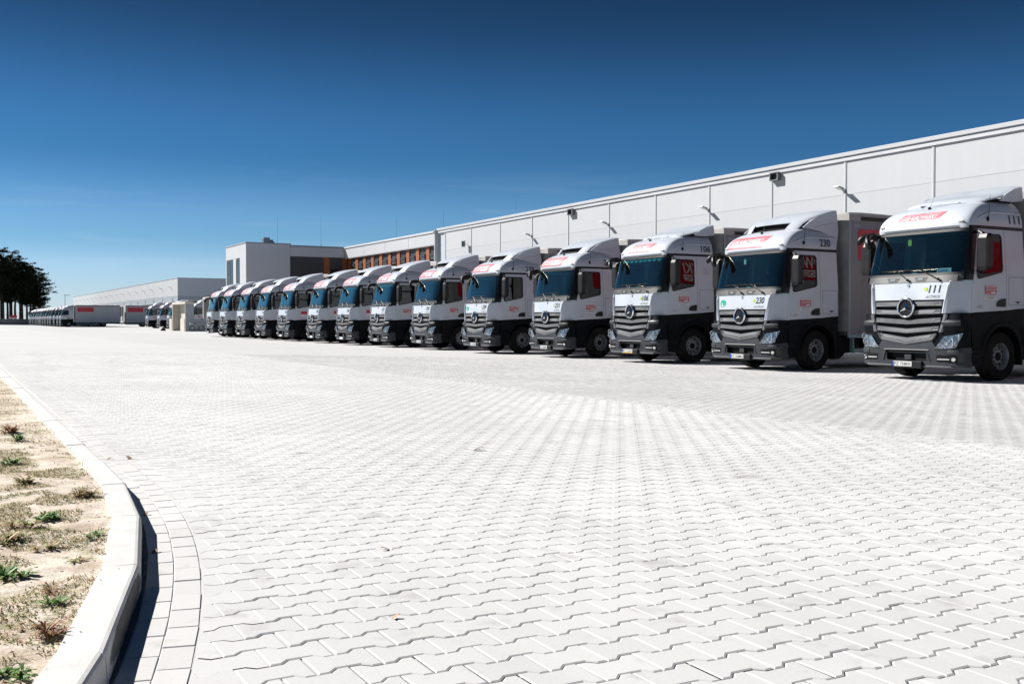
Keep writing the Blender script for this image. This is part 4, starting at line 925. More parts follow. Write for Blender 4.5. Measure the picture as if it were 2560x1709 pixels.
def number_parts(T, C, num, plate, kind, lod, learner=False, stars=False, yellow=False):
    """lettering that differs from truck to truck"""
    dz = C.dz; zh0 = 1.545 + dz
    m = MB(); put_text(m, num, 0.155, lambda u, v: C.Y(-0.49 - u, zh0 + 0.145 + v, 0.006), shear=0.18, bold=0.012, width=0.29)
    m.build('bonnet_number', 'decal_black', T)
    if lod <= 6:
        m = MB(); w = put_text(m, num, 0.19, lambda u, v: (lambda be: ((1.58 if kind == 'A' else 1.72) + u, C.ROOF(-1, be)[1] - 0.012, C.ROOF(-1, be)[2]))(R(7) + v / 0.555), bold=0.012, shear=0.18 * 0, width=0.36)
        m.build('roof_number', 'decal_black', T)
        m = MB(); put_text(m, plate, 0.068, lambda u, v: (-0.0775, 0.245 - u, 0.314 + v), bold=0.004, width=0.42); m.build('plate_letters', 'decal_black', T)
        p = C.Y(-0.42, zh0 + 0.215, 0.006); m = MB(); m.lathe_y([(0.0, -0.002), (0.042, -0.002), (0.044, 0.004)], 14)
        o = m.build('round_sticker', 'decal_lime', T, loc=p); o.rotation_euler = (0, 0, R(-90))
    if learner:
        p = C.Y(0.72, zh0 + 0.15, 0.006); m = MB(); m.lathe_y([(0.0, -0.002), (0.105, -0.002), (0.107, 0.004)], 20)
        o = m.build('green_badge', 'decal_green', T, loc=p); o.rotation_euler = (0, 0, R(-90))
        m = MB(); put_text(m, 'L', 0.115, lambda u, v: C.Y(0.765 - u, zh0 + 0.093 + v, 0.012), bold=0.03, width=0.08); m.build('badge_letter', 'decal_white', T)
    if yellow:
        m = MB(); m.box(-0.0772, -0.0745, -0.19, 0.30, 0.296, 0.312); m.build('plate_strip', 'plate_yellow', T)
    if stars:      # outline emblem on the flank
        m = MB(); zc = 2.52 + dz; xc = 1.85; y = lambda z: -(C.w(z) + 0.005)
        n = 28; m.v = [(xc + r * math.cos(2 * math.pi * k / n), y(zc), zc + r * math.sin(2 * math.pi * k / n)) for r in (0.135, 0.118) for k in range(n)]
        m.f = [(k, (k + 1) % n, n + (k + 1) % n, n + k) for k in range(n)]
        for k in range(3):
            a = R(90 + 120 * k); d = (math.cos(a), math.sin(a)); q = (-d[1], d[0])
            m.add([(xc + d[0] * 0.12, y(zc), zc + d[1] * 0.12), (xc + q[0] * 0.02 + d[0] * 0.01, y(zc), zc + q[1] * 0.02 + d[1] * 0.01), (xc - q[0] * 0.02 + d[0] * 0.01, y(zc), zc - q[1] * 0.02 + d[1] * 0.01)], [(0, 1, 2)])
        m.box(xc - 0.12, xc + 0.12, y(zc), y(zc) + 0.002, zc - 0.19, zc - 0.175); m.build('flank_emblem', 'decal_grey', T)

def copy_truck(proto, maxlod):
    r = proto.copy(); COL.objects.link(r)
    for ch in list(proto.children):
        if LODS.get(ch.name, 9) > maxlod: continue
        c = ch.copy(); COL.objects.link(c); c.parent = r
        for g in ch.children:
            if LODS.get(g.name, 9) > maxlod: continue
            d = g.copy(); COL.objects.link(d); d.parent = c
    return r

# ------------------------------------------------------------------ ground
def gz(x): return 0.27 * min(1.0, max(0.0, (17.0 - x) / 16.0))
mobj('ground', [(-6000, -6000, -0.35), (6000, -6000, -0.35), (6000, 6000, -0.35), (-6000, 6000, -0.35)], [(0, 1, 2, 3)], 'far_ground', kind='structure')
SEAM = 8.27
def kx(y): return 0.872 - (max(0.0, 6.4 - y) ** 2) / 24.0          # road edge of the kerb
def ktan(y): return max(0.0, 6.4 - y) / 12.0                        # dX/dY
def koff(y, o):                                                    # point offset o to the road side
    t = ktan(y); L = math.hypot(1, t); return (kx(y) + o / L, y - o * t / L)
xs = [0.5, 1.0] + lin(3, 17, 7) + [40, 140]; ysY = [-14, -6] + lin(-2, 10, 24) + [20, 60, 140, 420]
V = []; F = []
for y in ysY:
    row = []
    for i, x in enumerate(xs):
        xx = koff(y, 0.02)[0] if i == 0 else (koff(y, 0.3)[0] if i == 1 else x)
        V.append((xx, y, gz(max(x, 1.0)) - 0.0044))
nx = len(xs)
F = [(j * nx + i, j * nx + i + 1, (j + 1) * nx + i + 1, (j + 1) * nx + i) for j in range(len(ysY) - 1) for i in range(nx - 1)]
yard = mobj('paved_yard', V, F, 'yard_sheet', kind='structure')

# interlocking pavers (double-T shape)
W1, W2 = 0.0825, 0.0565
OUT = [(0.1, -W1), (0.1, W1), (0.063, W1), (0.037, W2), (-0.037, W2), (-0.063, W1), (-0.1, W1), (-0.1, -W1), (-0.063, -W1), (-0.037, -W2), (0.037, -W2), (0.063, -W1)]
def inset(poly, e):
    n = len(poly); res = []
    for i in range(n):
        p0, p1, p2 = [np.array(poly[(i + k) % n]) for k in (-1, 0, 1)]
        a = (p1 - p0) / np.linalg.norm(p1 - p0); b = (p2 - p1) / np.linalg.norm(p2 - p1)
        n1 = np.array((-a[1], a[0])); n2 = np.array((-b[1], b[0])); h = n1 + n2
        res.append(p1 + h / (h @ h) * 2 * e)
    return np.array(res)
O1 = inset(OUT, 0.0017); O0 = inset(OUT, 0.0075)
cosP, sinP = math.cos(PHI), math.sin(PHI)
def view(x, y): return x * cosP - y * sinP, x * sinP + y * cosP     # right, forward
blocks = []          # (x, y, rot)
for zone in (0, 1):
    for r in range(-30, 400):
        for i in range(-22, 240):
            a = (i + 0.5 * (r % 2)) * 0.2; b = r * 0.139
            if zone == 0: x, y, rot = a, b, 0
            else: x, y, rot = SEAM + 0.083 + b, a, 1
            if y < -4.0 or y > 42 or x > 24 or x < -0.6: continue
            if zone == 0 and x > SEAM - 0.08: continue
            if zone == 1 and r < 0: continue
            rt, fw = view(x, y)
            if fw < 0.6 or fw > 33 or rt > fw * 0.53 + 5.5 or rt < -fw * 0.53 - 2.0: continue
            o = (x - kx(y)) / math.hypot(1, ktan(y))
            if o < 0.12: continue
            blocks.append((x, y, rot, o, fw, rt))
def clip_poly(poly, px, py, nx_, ny_):
    res = []
    for i in range(len(poly)):
        p, q = poly[i], poly[(i + 1) % len(poly)]
        dp = (p[0] - px) * nx_ + (p[1] - py) * ny_; dq = (q[0] - px) * nx_ + (q[1] - py) * ny_
        if dp >= 0: res.append(p)
        if (dp >= 0) != (dq >= 0):
            t = dp / (dp - dq); res.append((p[0] + (q[0] - p[0]) * t, p[1] + (q[1] - p[1]) * t))
    return res
inview = [k for k, b in enumerate(blocks) if b[3] > 0.34 and abs(b[5]) < b[4] * 0.50 and b[4] > 2.95]
inview.sort(key=lambda k: blocks[k][4]); single = set(inview[:300])
pv = [(x, y, 0.0) for x, y in O0] + [(x, y, -0.0032) for x, y in O1] + [(x, y, -0.03) for x, y in O1]
pf = [tuple(range(12))] + [(k, 12 + k, 12 + (k + 1) % 12, (k + 1) % 12) for k in range(12)] + [(12 + k, 24 + k, 24 + (k + 1) % 12, 12 + (k + 1) % 12) for k in range(12)]
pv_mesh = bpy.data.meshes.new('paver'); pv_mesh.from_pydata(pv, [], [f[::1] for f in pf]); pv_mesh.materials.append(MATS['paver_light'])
slope = -0.27 / 16
fields = {0: ([], []), 1: ([], [])}
for k, (x, y, rot, o, fw, rt) in enumerate(blocks):
    h = rng.normal(0, 0.0006); tx, ty = rng.normal(0, 0.004, 2)
    if k in single:
        ob = bpy.data.objects.new('paver', pv_mesh); ob.location = (x, y, gz(x) + h)
        ob.rotation_euler = (tx, ty - math.atan(slope), 0); COL.objects.link(ob); ob.parent = yard; continue
    vs, fs = fields[rot]; b0 = len(vs)
    A0, A1 = (O0, O1) if rot == 0 else (O0[:, ::-1][::-1], O1[:, ::-1][::-1])
    if o < 0.345:
        py_ = y; bx, by = koff(y, 0.226); t = ktan(y); L = math.hypot(1, t)
        cl = clip_poly([(x + p[0], y + p[1]) for p in A1], bx, by, 1 / L, -t / L)
        if len(cl) < 3: continue
        vs += [(p[0], p[1], gz(p[0]) + h) for p in cl]; fs.append(tuple(range(b0, b0 + len(cl)))); continue
    for P, dz_ in ((A0, 0.0), (A1, -0.0032)):
        for p in P: vs.append((x + p[0], y + p[1], gz(x + p[0]) + h + dz_ + tx * p[0] + ty * p[1]))
    fs.append(tuple(range(b0, b0 + 12)))
    for q in range(12): fs.append((b0 + q, b0 + 12 + q, b0 + 12 + (q + 1) % 12, b0 + (q + 1) % 12))
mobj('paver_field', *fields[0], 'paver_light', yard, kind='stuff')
mobj('far_paver_field', *fields[1], 'paver_grey', yard, kind='stuff')
# gutter of rectangular blocks following the kerb
m = MB().box(-0.0485, 0.0485, -0.0975, 0.0975, -0.04, 0.0, 0.0022)
gm = bpy.data.meshes.new('gutter_block'); gm.from_pydata(m.v, [], m.f); gm.materials.append(MATS['gutter_light'])
far_g = MB()
for rowi, off in enumerate((0.070, 0.170)):
    y = 0.6 + 0.07 * rowi
    while y < 34:
        px_, py_ = koff(y, off)
        if y < 12:
            ob = bpy.data.objects.new('gutter_block', gm); ob.location = (px_, py_, 0.2695 + rng.normal(0, 0.0006)); ob.rotation_euler = (rng.normal(0, 0.004), rng.normal(0, 0.006), -math.atan(ktan(y)) + rng.normal(0, 0.006))
            COL.objects.link(ob); ob.parent = yard
        else: far_g.box(px_ - 0.0475, px_ + 0.0475, py_ - 0.0965, py_ + 0.0965, 0.24, 0.27, 0.005)
        y += 0.2 / math.hypot(1, ktan(y))
far_g.build('gutter_run', 'gutter_light', yard, kind='stuff')
m = MB(); pts = [[(*koff(y, o), 0.27 - 0.008 + 0.004 * mnoise.noise((y * 18, o * 60, 0))) for o in (0.0, 0.009, 0.018, 0.027)] for y in lin(0.4, 14, 300)]
m.grid(pts).build('gutter_grit', 'gravel', yard, kind='stuff')
# kerb
kerb = empty('kerb', (0, 0, 0), kind='structure')
def kerb_prof(): return [(-0.13, 0.36), (-0.020, 0.36), (-0.009, 0.357), (-0.002, 0.350), (0.001, 0.339), (0.014, 0.12), (-0.13, 0.12)]
yj = [-0.1, 0.9, 1.92, 2.92, 3.92, 4.92, 5.9] + [6.9 + k for k in range(16)]
for j in range(len(yj) - 1):
    ya, yb = yj[j] + 0.0045, yj[j + 1] - 0.0045; yc = (ya + yb) / 2; cx = kx(yc); rows = []
    for y in (ya, yb):
        t = (kx(yb) - kx(ya)) / (yb - ya); L = math.hypot(1, t); x_ = kx(ya) + t * (y - ya)
        rows.append([(x_ + o / L - cx, y - yc - o * t / L, z - 0.36) for o, z in kerb_prof()])
    m = MB(); n = len(rows[0]); m.grid([r + r[:1] for r in rows]); m.add(rows[0], [tuple(range(n))]); m.add(rows[1], [tuple(range(n))[::-1]])
    dzz = random.uniform(-0.003, 0.003)
    o = m.build('kerb_stone', 'kerb_scuffed' if abs(yc - 3.42) < 0.2 else 'kerb_concrete', kerb, loc=(cx + random.uniform(-0.002, 0.002), yc, 0.36 + dzz))
m = MB(); m.box(0.742, 0.872, 21.95, 300, 0.1, 0.36, 0.01); m.build('kerb_run', 'kerb_concrete', kerb, kind='stuff')
# soil verge
def soil_h(x, y):
    v = (x, y, 0)
    return 0.342 + 0.018 * mnoise.noise((x * 1.3, y * 1.3, 3)) + 0.010 * mnoise.noise((x * 6, y * 6, 1)) + 0.006 * mnoise.noise((x * 19, y * 19, 5)) + 0.004 * max(0, mnoise.noise((x * 45, y * 45, 9)))
rows = []
ys_ = lin(1.6, 9, 330) + lin(9.1, 22, 90) + [40, 90, 300]
for y in ys_:
    xe = koff(y, -0.125)[0]; row = []
    for k in range(61):
        t = k / 60; x = xe - 2.2 * (1 - t) ** 1.5
        row.append((x, y, min(soil_h(x, y), 0.357) if y < 30 else 0.335))
    rows.append([(xe - 40, y, 0.3)] + row)
MB().grid(rows).build('soil_verge', 'soil', None, True, kind='structure')

# ------------------------------------------------------------------ weeds on the verge
def blade(m, x, y, z, h, w, az, lean, seg=2):
    d = (math.cos(az), math.sin(az)); q = (-d[1], d[0]); b = len(m.v)
    for k in range(seg + 1):
        t = k / seg; ww = w * (1 - t * 0.85); r = h * lean * t * t + 0.15 * h * t; zz = z + h * t * (1 - 0.35 * lean * t)
        m.v += [(x + d[0] * r - q[0] * ww, y + d[1] * r - q[1] * ww, zz), (x + d[0] * r + q[0] * ww, y + d[1] * r + q[1] * ww, zz)]
    for k in range(seg): m.f.append((b + 2 * k, b + 2 * k + 1, b + 2 * k + 3, b + 2 * k + 2))
def leafy(m, x, y, z, n, ln, w, flat=0.5):
    for k in range(n):
        az = random.uniform(0, 6.283); L = ln * random.uniform(0.55, 1.1); d = (math.cos(az), math.sin(az)); q = (-d[1], d[0]); b = len(m.v); up = random.uniform(0.2, 1.0) * (1 - flat) + 0.12
        for t, ww in ((0.0, 0.15), (0.35, 0.8), (0.7, 1.0), (1.0, 0.1)):
            zz = z + L * up * math.sin(t * 2.0) * 0.9
            for sg in (-1, 1): m.v.append((x + d[0] * L * t + sg * q[0] * w * ww, y + d[1] * L * t + sg * q[1] * w * ww, zz + abs(ww) * w * 0.3))
        for j in range(3): m.f.append((b + 2 * j, b + 2 * j + 1, b + 2 * j + 3, b + 2 * j + 2))
m = MB()
for k in range(110000):
    y = random.uniform(1.9, 17) if k % 2 else random.uniform(1.9, 8); xe = koff(y, -0.135)[0]; x = xe - random.random() ** 0.8 * 1.15
    dn = mnoise.noise((x * 2.3, y * 2.3, 11)) + 0.5 * mnoise.noise((x * 7, y * 7, 4)) + 0.25 * min(1, (xe - x) / 0.4)
    if dn < 0.10: continue
    blade(m, x, y, min(soil_h(x, y), 0.357) - 0.002, random.uniform(0.008, 0.026), random.uniform(0.0012, 0.0032), random.uniform(0, 6.28), random.uniform(0.5, 2.2))
m.build('ground_weeds', 'weed_mixed', None, kind='stuff', label='low sparse weeds and moss over the sandy verge')
m = MB()
for k in range(900):
    y = random.uniform(1.9, 10); xe = koff(y, -0.14)[0]; x = xe - random.random() * 1.0; r = random.uniform(0.002, 0.007); z = min(soil_h(x, y), 0.357)
    if k % 22 == 0: x = xe + random.random() ** 2 * 0.09; z = 0.360; r *= 0.6
    m.ball((x, y, z), r * 1.4, r, r * 0.7, 5, 3)
m.build('soil_crumbs', 'soil', None, kind='stuff', label='loose crumbs of sandy soil on the verge')
WEEDS = [  # x, y, leaves, length, width, material, flat, label
    (0.20, 4.00, 56, 0.060, 0.008, 'weed_green', 0.35, 'dark green leafy weed by the left edge, level with the scuffed kerb stone'),
    (0.385, 5.04, 110, 0.055, 0.0055, 'weed_green', 0.5, 'largest bright green weed clump in the middle of the sand'),
    (0.275, 4.92, 50, 0.055, 0.006, 'weed_mixed', 0.5, 'olive weed clump just left of the bright green one'),
    (0.22, 4.66, 60, 0.06, 0.006, 'weed_mixed', 0.5, 'spreading weed clump at the left edge, nearer than the bright green one'),
    (0.34, 4.455, 40, 0.05, 0.006, 'weed_mixed', 0.55, 'low olive weed patch halfway between kerb and left edge'),
    (0.225, 3.20, 80, 0.060, 0.0035, 'weed_red', 0.25, 'spiky reddish weed tuft close to the nearest kerb joint'),
    (0.30, 3.52, 34, 0.05, 0.005, 'weed_green', 0.45, 'small grey green tuft above the spiky reddish one'),
    (0.285, 3.68, 34, 0.045, 0.004, 'weed_red', 0.5, 'little pink weed between the dark green weed and the kerb'),
    (0.615, 5.63, 130, 0.065, 0.004, 'weed_straw', 0.35, 'brown dried weed clump touching the kerb where it bends'),
    (0.43, 4.13, 36, 0.045, 0.005, 'weed_mixed', 0.55, 'low weed patch beside the kerb above the dark scuff'),
    (0.15, 2.90, 80, 0.040, 0.0045, 'weed_green', 0.55, 'pale green weed patch in the bottom left corner'),
    (0.34, 6.17, 100, 0.07, 0.006, 'weed_mixed', 0.4, 'wide mixed weed clump left of the kerb bend'),
    (0.34, 7.21, 80, 0.07, 0.006, 'weed_green', 0.45, 'green patch of weeds at the left edge beyond the kerb bend'),
    (0.467, 8.43, 60, 0.08, 0.006, 'weed_green', 0.3, 'upright green weed farther along the verge'),
    (0.43, 9.10, 90, 0.10, 0.006, 'weed_red', 0.35, 'reddish dry weeds farther along the verge at the left edge'),
    (0.545, 4.56, 30, 0.04, 0.005, 'weed_green', 0.5, 'small yellow green weed against the kerb'),
]
for x, y, n, ln, w, mt, fl, lab in WEEDS:
    T = empty('weed_plant', (x, y, min(soil_h(x, y), 0.357)), label=lab, category='weed', group='weeds on the sandy verge')
    m = MB()
    for k in range(max(2, n // 14)):
        leafy(m, random.uniform(-0.04, 0.04), random.uniform(-0.05, 0.05), 0, 14, ln, w, fl)
    m.build('leaves', mt, T)
    m = MB()
    for k in range(5): blade(m, random.uniform(-0.02, 0.02), random.uniform(-0.02, 0.02), -0.004, ln * 1.1, 0.0014, random.uniform(0, 6.28), 0.5)
    m.build('stems', 'weed_straw', T)
LEAVES = [(3.69, 7.09, 0.075, 'leaf_dry', 'curled brown leaf lying alone in the middle of the paving'), (1.67, 4.07, 0.035, 'leaf_dry', 'small dark leaf standing on the pavers near the bottom centre'),
          (1.13, 7.61, 0.05, 'leaf_tan', 'tan dry leaf on the paving beyond the kerb bend'), (0.995, 7.63, 0.035, 'leaf_dry', 'tiny dark leaf beside the kerb bend'),
          (0.875, 5.36, 0.03, 'leaf_dry', 'reddish dry leaf caught in the gutter shadow by the kerb'), (0.765, 4.47, 0.032, 'leaf_dry', 'dry leaf on the gutter blocks by the scuffed kerb stone'),
          (1.30, 3.10, 0.03, 'leaf_tan', 'pale dry leaf fragment low in the picture on the pavers')]
for x, y, s, mt, lab in LEAVES:
    m = MB(); az = random.uniform(0, 6.28)
    pts = [[((a * math.cos(az) - b * math.sin(az)) * s, (a * math.sin(az) + b * math.cos(az)) * s, s * (0.10 + 0.55 * b * b + 0.25 * math.sin(a * 3))) for b in (-q, -q * 0.4, q * 0.4, q)] for a, q in ((-0.9, 0.03), (-0.5, 0.26), (0, 0.36), (0.45, 0.25), (0.85, 0.03))]
    m.grid(pts); m.tube((-0.9 * s * math.cos(az), -0.9 * s * math.sin(az), s * 0.1), (-1.4 * s * math.cos(az), -1.4 * s * math.sin(az), s * 0.15), s * 0.025, s * 0.02, 4)
    m.build('dry_leaf', mt, None, loc=(x, y, gz(x) + 0.002), label=lab, category='leaf', group='dry leaves blown onto the paving')

# ------------------------------------------------------------------ main warehouse
WX = 38.0; WH = 9.39; PITCH = 4.97; J0 = 29.3
wh = empty('warehouse', (WX, 0, 0), label='long white warehouse with tall wall panels behind the parked trucks', category='building')
YA, YB = J0 - 14 * PITCH, 80.6
m = MB().box(0.10, 60, YA, YB, -0.3, WH - 0.1); m.build('wall_core', 'wall_side', wh)
tiers = [0.5, 2.75, 5.05, 7.35, 8.97]
pm = {}
for t in range(4):
    mm = MB().box(0.02, 0.14, -PITCH / 2 + 0.07, PITCH / 2 - 0.07, tiers[t] + 0.004, tiers[t + 1] - 0.004, 0.006)
    me = bpy.data.meshes.new('wall_panel'); me.from_pydata(mm.v, [], mm.f); me.materials.append(MATS['wall_panel' if t % 2 else 'wall_panel_b']); pm[t] = me
nb = int((YB - YA) / PITCH)
for k in range(nb + 1):
    yc = YA + (k + 0.5) * PITCH
    if yc + PITCH / 2 > YB + 0.3: break
    for t in range(4):
        if yc < 5 and t < 3 and k % 2: pass
        o = bpy.data.objects.new('wall_panel', pm[t]); o.location = (0, yc, 0); COL.objects.link(o); o.parent = wh
for k in range(nb + 1):
    y = YA + k * PITCH; m = MB(); m.box(-0.012, 0.14, -0.065, 0.055, 0.5, WH - 0.42, 0.006); c = m.build('cover_strip', 'trim_white', wh, loc=(0, y, 0))
    m = MB().box(0.0, 0.14, -0.105, -0.066, 0.5, WH - 0.42); m.build('strip_shadow_gap', 'trim_grey', c)
m = MB().box(0.0, 0.14, YA, YB, -0.3, 0.5); m.build('plinth', 'shelter_grey', wh)
m = MB(); m.box(-0.06, 0.16, YA, YB, WH - 0.42, WH - 0.28, 0.012); m.build('eaves_trim', 'trim_white', wh)
m = MB(); m.box(-0.10, 0.6, YA, YB, WH - 0.20, WH, 0.02); m.build('parapet_coping', 'wall_panel_b', wh)
m = MB(); m.box(-0.04, 0.16, YA, YB, WH - 0.28, WH - 0.20); m.build('coping_gap', 'trim_grey', wh)
m = MB(); m.box(4, 9, 60, 66, WH - 0.1, WH + 0.5, 0.05); m.box(4.5, 5.5, 58.5, 59.5, WH - 0.1, WH + 0.9, 0.05); m.build('roof_vent_unit', 'trim_grey', wh)
def lamp(y, z, lab, x=WX, group='floodlights on the warehouse wall', small=False):
    T = empty('wall_floodlight', (x - 0.012, y, z), label=lab, category='wall lamp', group=group)
    m = MB(); m.box(-0.03, 0.0, -0.07, 0.07, -0.10, 0.10, 0.008); m.build('wall_bracket', 'metal_grey', T)
    m = MB(); m.path([(-0.02, 0, 0.0), (-0.14, 0, 0.02), (-0.22, 0, 0.07)], [0.028] * 3, 8); m.build('lamp_arm', 'metal_grey', T)
    m = MB(); poly = [(-0.60, 0.17), (-0.58, 0.205), (-0.22, 0.13), (-0.18, 0.08), (-0.20, 0.045)]; m.prism_y(poly, -0.15, 0.15); m.build('lamp_head', 'metal_grey', T)
    m = MB(); m.add([(-0.585, -0.13, 0.158), (-0.24, -0.13, 0.046), (-0.24, 0.13, 0.046), (-0.585, 0.13, 0.158)], [(0, 1, 2, 3)]); m.build('lamp_lens', 'plate_white', T)
for y, z, w in ((34.27, 7.54, 'nearest one above truck 230'), (44.21, 7.55, 'above truck 106'), (54.15, 7.55, 'third from the right'), (64.09, 7.52, 'fourth from the right')):
    lamp(y, z, 'grey floodlight on a short arm on the warehouse wall, ' + w)
T = empty('square_floodlight', (WX - 0.012, 74.7, 7.62), label='small square floodlight on the wall near the dark office front', category='wall lamp')
m = MB(); m.box(-0.30, 0.0, -0.03, 0.03, -0.02, 0.02); m.build('lamp_arm', 'metal_grey', T)
m = MB(); m.box(-0.42, -0.28, -0.24, 0.24, -0.22, 0.28, 0.02); m.build('lamp_head', 'metal_grey', T)
m = MB(); m.box(-0.43, -0.42, -0.19, 0.19, -0.17, 0.23); m.build('lamp_lens', 'window_dark', T)
for y, lab in ((38.85, 'small grey box with open frame under the eaves, nearest the right'), (58.55, 'small grey box under the eaves, farther along the wall')):
    T = empty('overflow_box', (WX - 0.012, y, 8.80), label=lab, category='rain outlet', group='rain outlets under the eaves')
    m = MB(); m.box(-0.22, 0, -0.30, -0.24, -0.22, 0.22); m.box(-0.22, 0, 0.24, 0.30, -0.22, 0.22); m.box(-0.22, 0, -0.24, 0.24, -0.22, -0.17); m.box(-0.22, 0, -0.24, 0.24, 0.17, 0.22); m.build('box_frame', 'metal_grey', T)
    m = MB(); m.box(-0.04, -0.01, -0.24, 0.24, -0.17, 0.17); m.build('box_mouth', 'clad_dark', T)

# ------------------------------------------------------------------ office front and the projecting block
OY0, OY1 = 80.6, 103.62
of = empty('office_building', (WX, 0, 0), label='dark office front with orange stripes and narrow windows beside the warehouse', category='building')
m = MB().box(0.05, 60, OY0, OY1 + 0.3, -0.3, WH - 0.4); m.build('wall_core', 'clad_dark', of)
fp = (OY1 - OY0) / 4
for k in range(4):
    m = MB().box(-0.28, 0.3, OY0 + k * fp + 0.02, OY0 + (k + 1) * fp - 0.02, 7.98, 9.02, 0.01); m.build('fascia_panel', 'wall_panel', of)
m = MB().box(-0.26, 0.3, OY0, OY1, 7.93, 7.98); m.build('fascia_soffit', 'trim_white', of)
m = MB(); m.box(-0.36, 0.6, OY0, OY1 + 0.2, 9.02, 9.20, 0.02); m.build('parapet_coping', 'trim_white', of)
m = MB().box(-0.29, 0.3, OY0 - 0.08, OY0 + 0.02, 0, 9.3); m.build('corner_trim', 'trim_white', of)
sp_ = (OY1 - OY0) / 10.2
for k in range(11):
    y = OY0 + 0.35 + k * sp_
    if y + 1.0 < OY1:
        wz0, wz1 = 4.2, 7.05
        m = MB(); m.box(-0.03, 0.06, y + 0.0, y + 0.95, wz0, wz1); m.box(0, 0, 0, 0, 0, 0) if False else None
        wd = m.build('window', 'window_dark', of)
        m = MB(); m.box(-0.07, 0.02, y - 0.05, y, wz0, wz1 + 0.10); m.box(-0.07, 0.02, y + 0.95, y + 1.0, wz0, wz1 + 0.10); m.box(-0.09, 0.02, y - 0.05, y + 1.0, wz1, wz1 + 0.22); m.box(-0.07, 0.02, y - 0.05, y + 1.0, wz0 - 0.05, wz0); m.build('window_frame', 'clad_dark', wd)
        m = MB()
        for q in range(3): m.box(-0.045, -0.03, y + 0.03, y + 0.92, wz1 - 0.09 - q * 0.10, wz1 - 0.03 - q * 0.10)
        m.build('blind', 'metal_grey', wd)
    yo = y + 1.22
    if k < 10: m = MB().box(-0.05, 0.05, yo, yo + 0.72, 0.3, 7.93); m.build('orange_stripe', 'clad_orange', of)
bl = empty('office_block', (27.0, 103.62, 0), label='white flat-roofed office block projecting towards the yard, shaded on its near side', category='building')
BD = 8.55; BH = 9.38
m = MB().box(0.05, 11.2, 0.35, BD, -0.3, BH - 0.12); m.build('wall_core', 'wall_side', bl)
m = MB().box(0.02, 4.65, 0.0, 0.34, -0.3, BH - 0.12, 0.01); m.build('side_wall', 'wall_side', bl)
m = MB().box(4.66, 11.0, 0.02, 0.34, 8.05, BH - 0.32, 0.01); m.build('side_fascia', 'wall_side', bl)
m = MB().box(4.66, 11.0, 0.16, 0.34, -0.3, 8.05); m.build('side_cladding', 'clad_dark', bl)
m = MB().box(8.4, 9.05, 0.12, 0.2, 0.3, 8.05); m.build('orange_stripe', 'clad_orange', bl)
m = MB().box(10.5, 11.0, 0.12, 0.2, 0.3, 8.05); m.build('orange_stripe', 'clad_orange', bl)
m = MB().box(9.2, 10.1, 0.12, 0.2, 4.3, 6.8); m.build('window', 'window_dark', bl)
for (y0, y1) in ((0.0, 1.9), (1.9, 2.05), (2.05, 4.4), (4.4, 4.6), (4.6, BD)):
    pass
def front_piece(y0, y1, z0, z1): m = MB().box(-0.02, 0.10, y0, y1, z0, z1, 0.006); m.build('front_panel', 'wall_panel', bl)
W_ = [(2.55, 4.15), (5.35, 8.25)]; wz0, wz1 = 4.6, 7.85
front_piece(0.02, 2.54, -0.3, BH - 0.12); front_piece(4.16, 5.34, wz0, wz1); front_piece(2.55, BD, wz1 + 0.01, BH - 0.12); front_piece(2.55, BD, -0.3, wz0 - 0.01); front_piece(8.26, BD, wz0, wz1)
for y0, y1 in W_:
    m = MB().box(0.0, 0.046, y0, y1, wz0, wz1); wd = m.build('window', 'window_dark', bl)
    m = MB(); nn = 2 if y1 - y0 > 2 else 1
    for k in range(nn + 1): yy = y0 + (y1 - y0 - 0.08) * k / nn; m.box(-0.015, 0.04, yy, yy + 0.08, wz0, wz1)
    m.box(-0.013, 0.04, y0, y1, wz0, wz0 + 0.1); m.box(-0.018, 0.04, y0, y1, wz1 - 0.25, wz1); m.box(-0.012, 0.04, y0, y1, wz0 + 0.95, wz0 + 1.03); m.build('window_frame', 'clad_dark', wd)
    m = MB().box(-0.08, 0.06, y0 - 0.05, y1 + 0.05, wz0 - 0.07, wz0); m.build('window_sill', 'trim_white', wd)
m = MB(); m.box(-0.08, 4.75, -0.06, BD + 0.06, BH - 0.12, BH, 0.02); m.build('parapet_coping', 'trim_grey', bl)
m = MB(); m.box(4.76, 11.3, -0.04, BD + 0.06, BH - 0.32, BH - 0.20, 0.02); m.build('lower_coping', 'trim_grey', bl)
T = empty('roof_vent', (30.3, 107.5, BH - 0.12), label='small grey vent boxes on the roof of the office block', category='roof vent')
m = MB(); m.box(-0.5, 0.2, -0.4, 0.4, 0, 0.95, 0.03); m.build('tall_box', 'metal_grey', T); m = MB(); m.box(0.22, 0.7, -0.4, 0.4, 0, 0.55, 0.03); m.box(0.3, 0.6, -0.2, 0.2, 0.55, 0.75); m.build('low_box', 'trim_grey', T)
ROD = [(31.6, 108, 'thin lightning rod beside the vents on the office block', 3.4), (36.2, 107, 'thin lightning rod over the shaded side of the office block', 3.6), (44, 104, 'thin lightning rod on the roof left of the warehouse corner', 3.4), (46, 96, 'thin lightning rod on the office roof, second from the warehouse', 3.6), (48, 84, 'thin lightning rod nearest the warehouse end', 3.6)]
for x, y, lab, h in ROD:
    m = MB(); m.tube((0, 0, 0), (0, 0, 0.5), 0.05, 0.03, 6); m.tube((0, 0, 0.5), (0, 0, h), 0.013, 0.008, 5); m.build('lightning_rod', 'metal_grey', None, loc=(x, y, WH - 0.15), label=lab, category='lightning rod', group='lightning rods along the roofs')

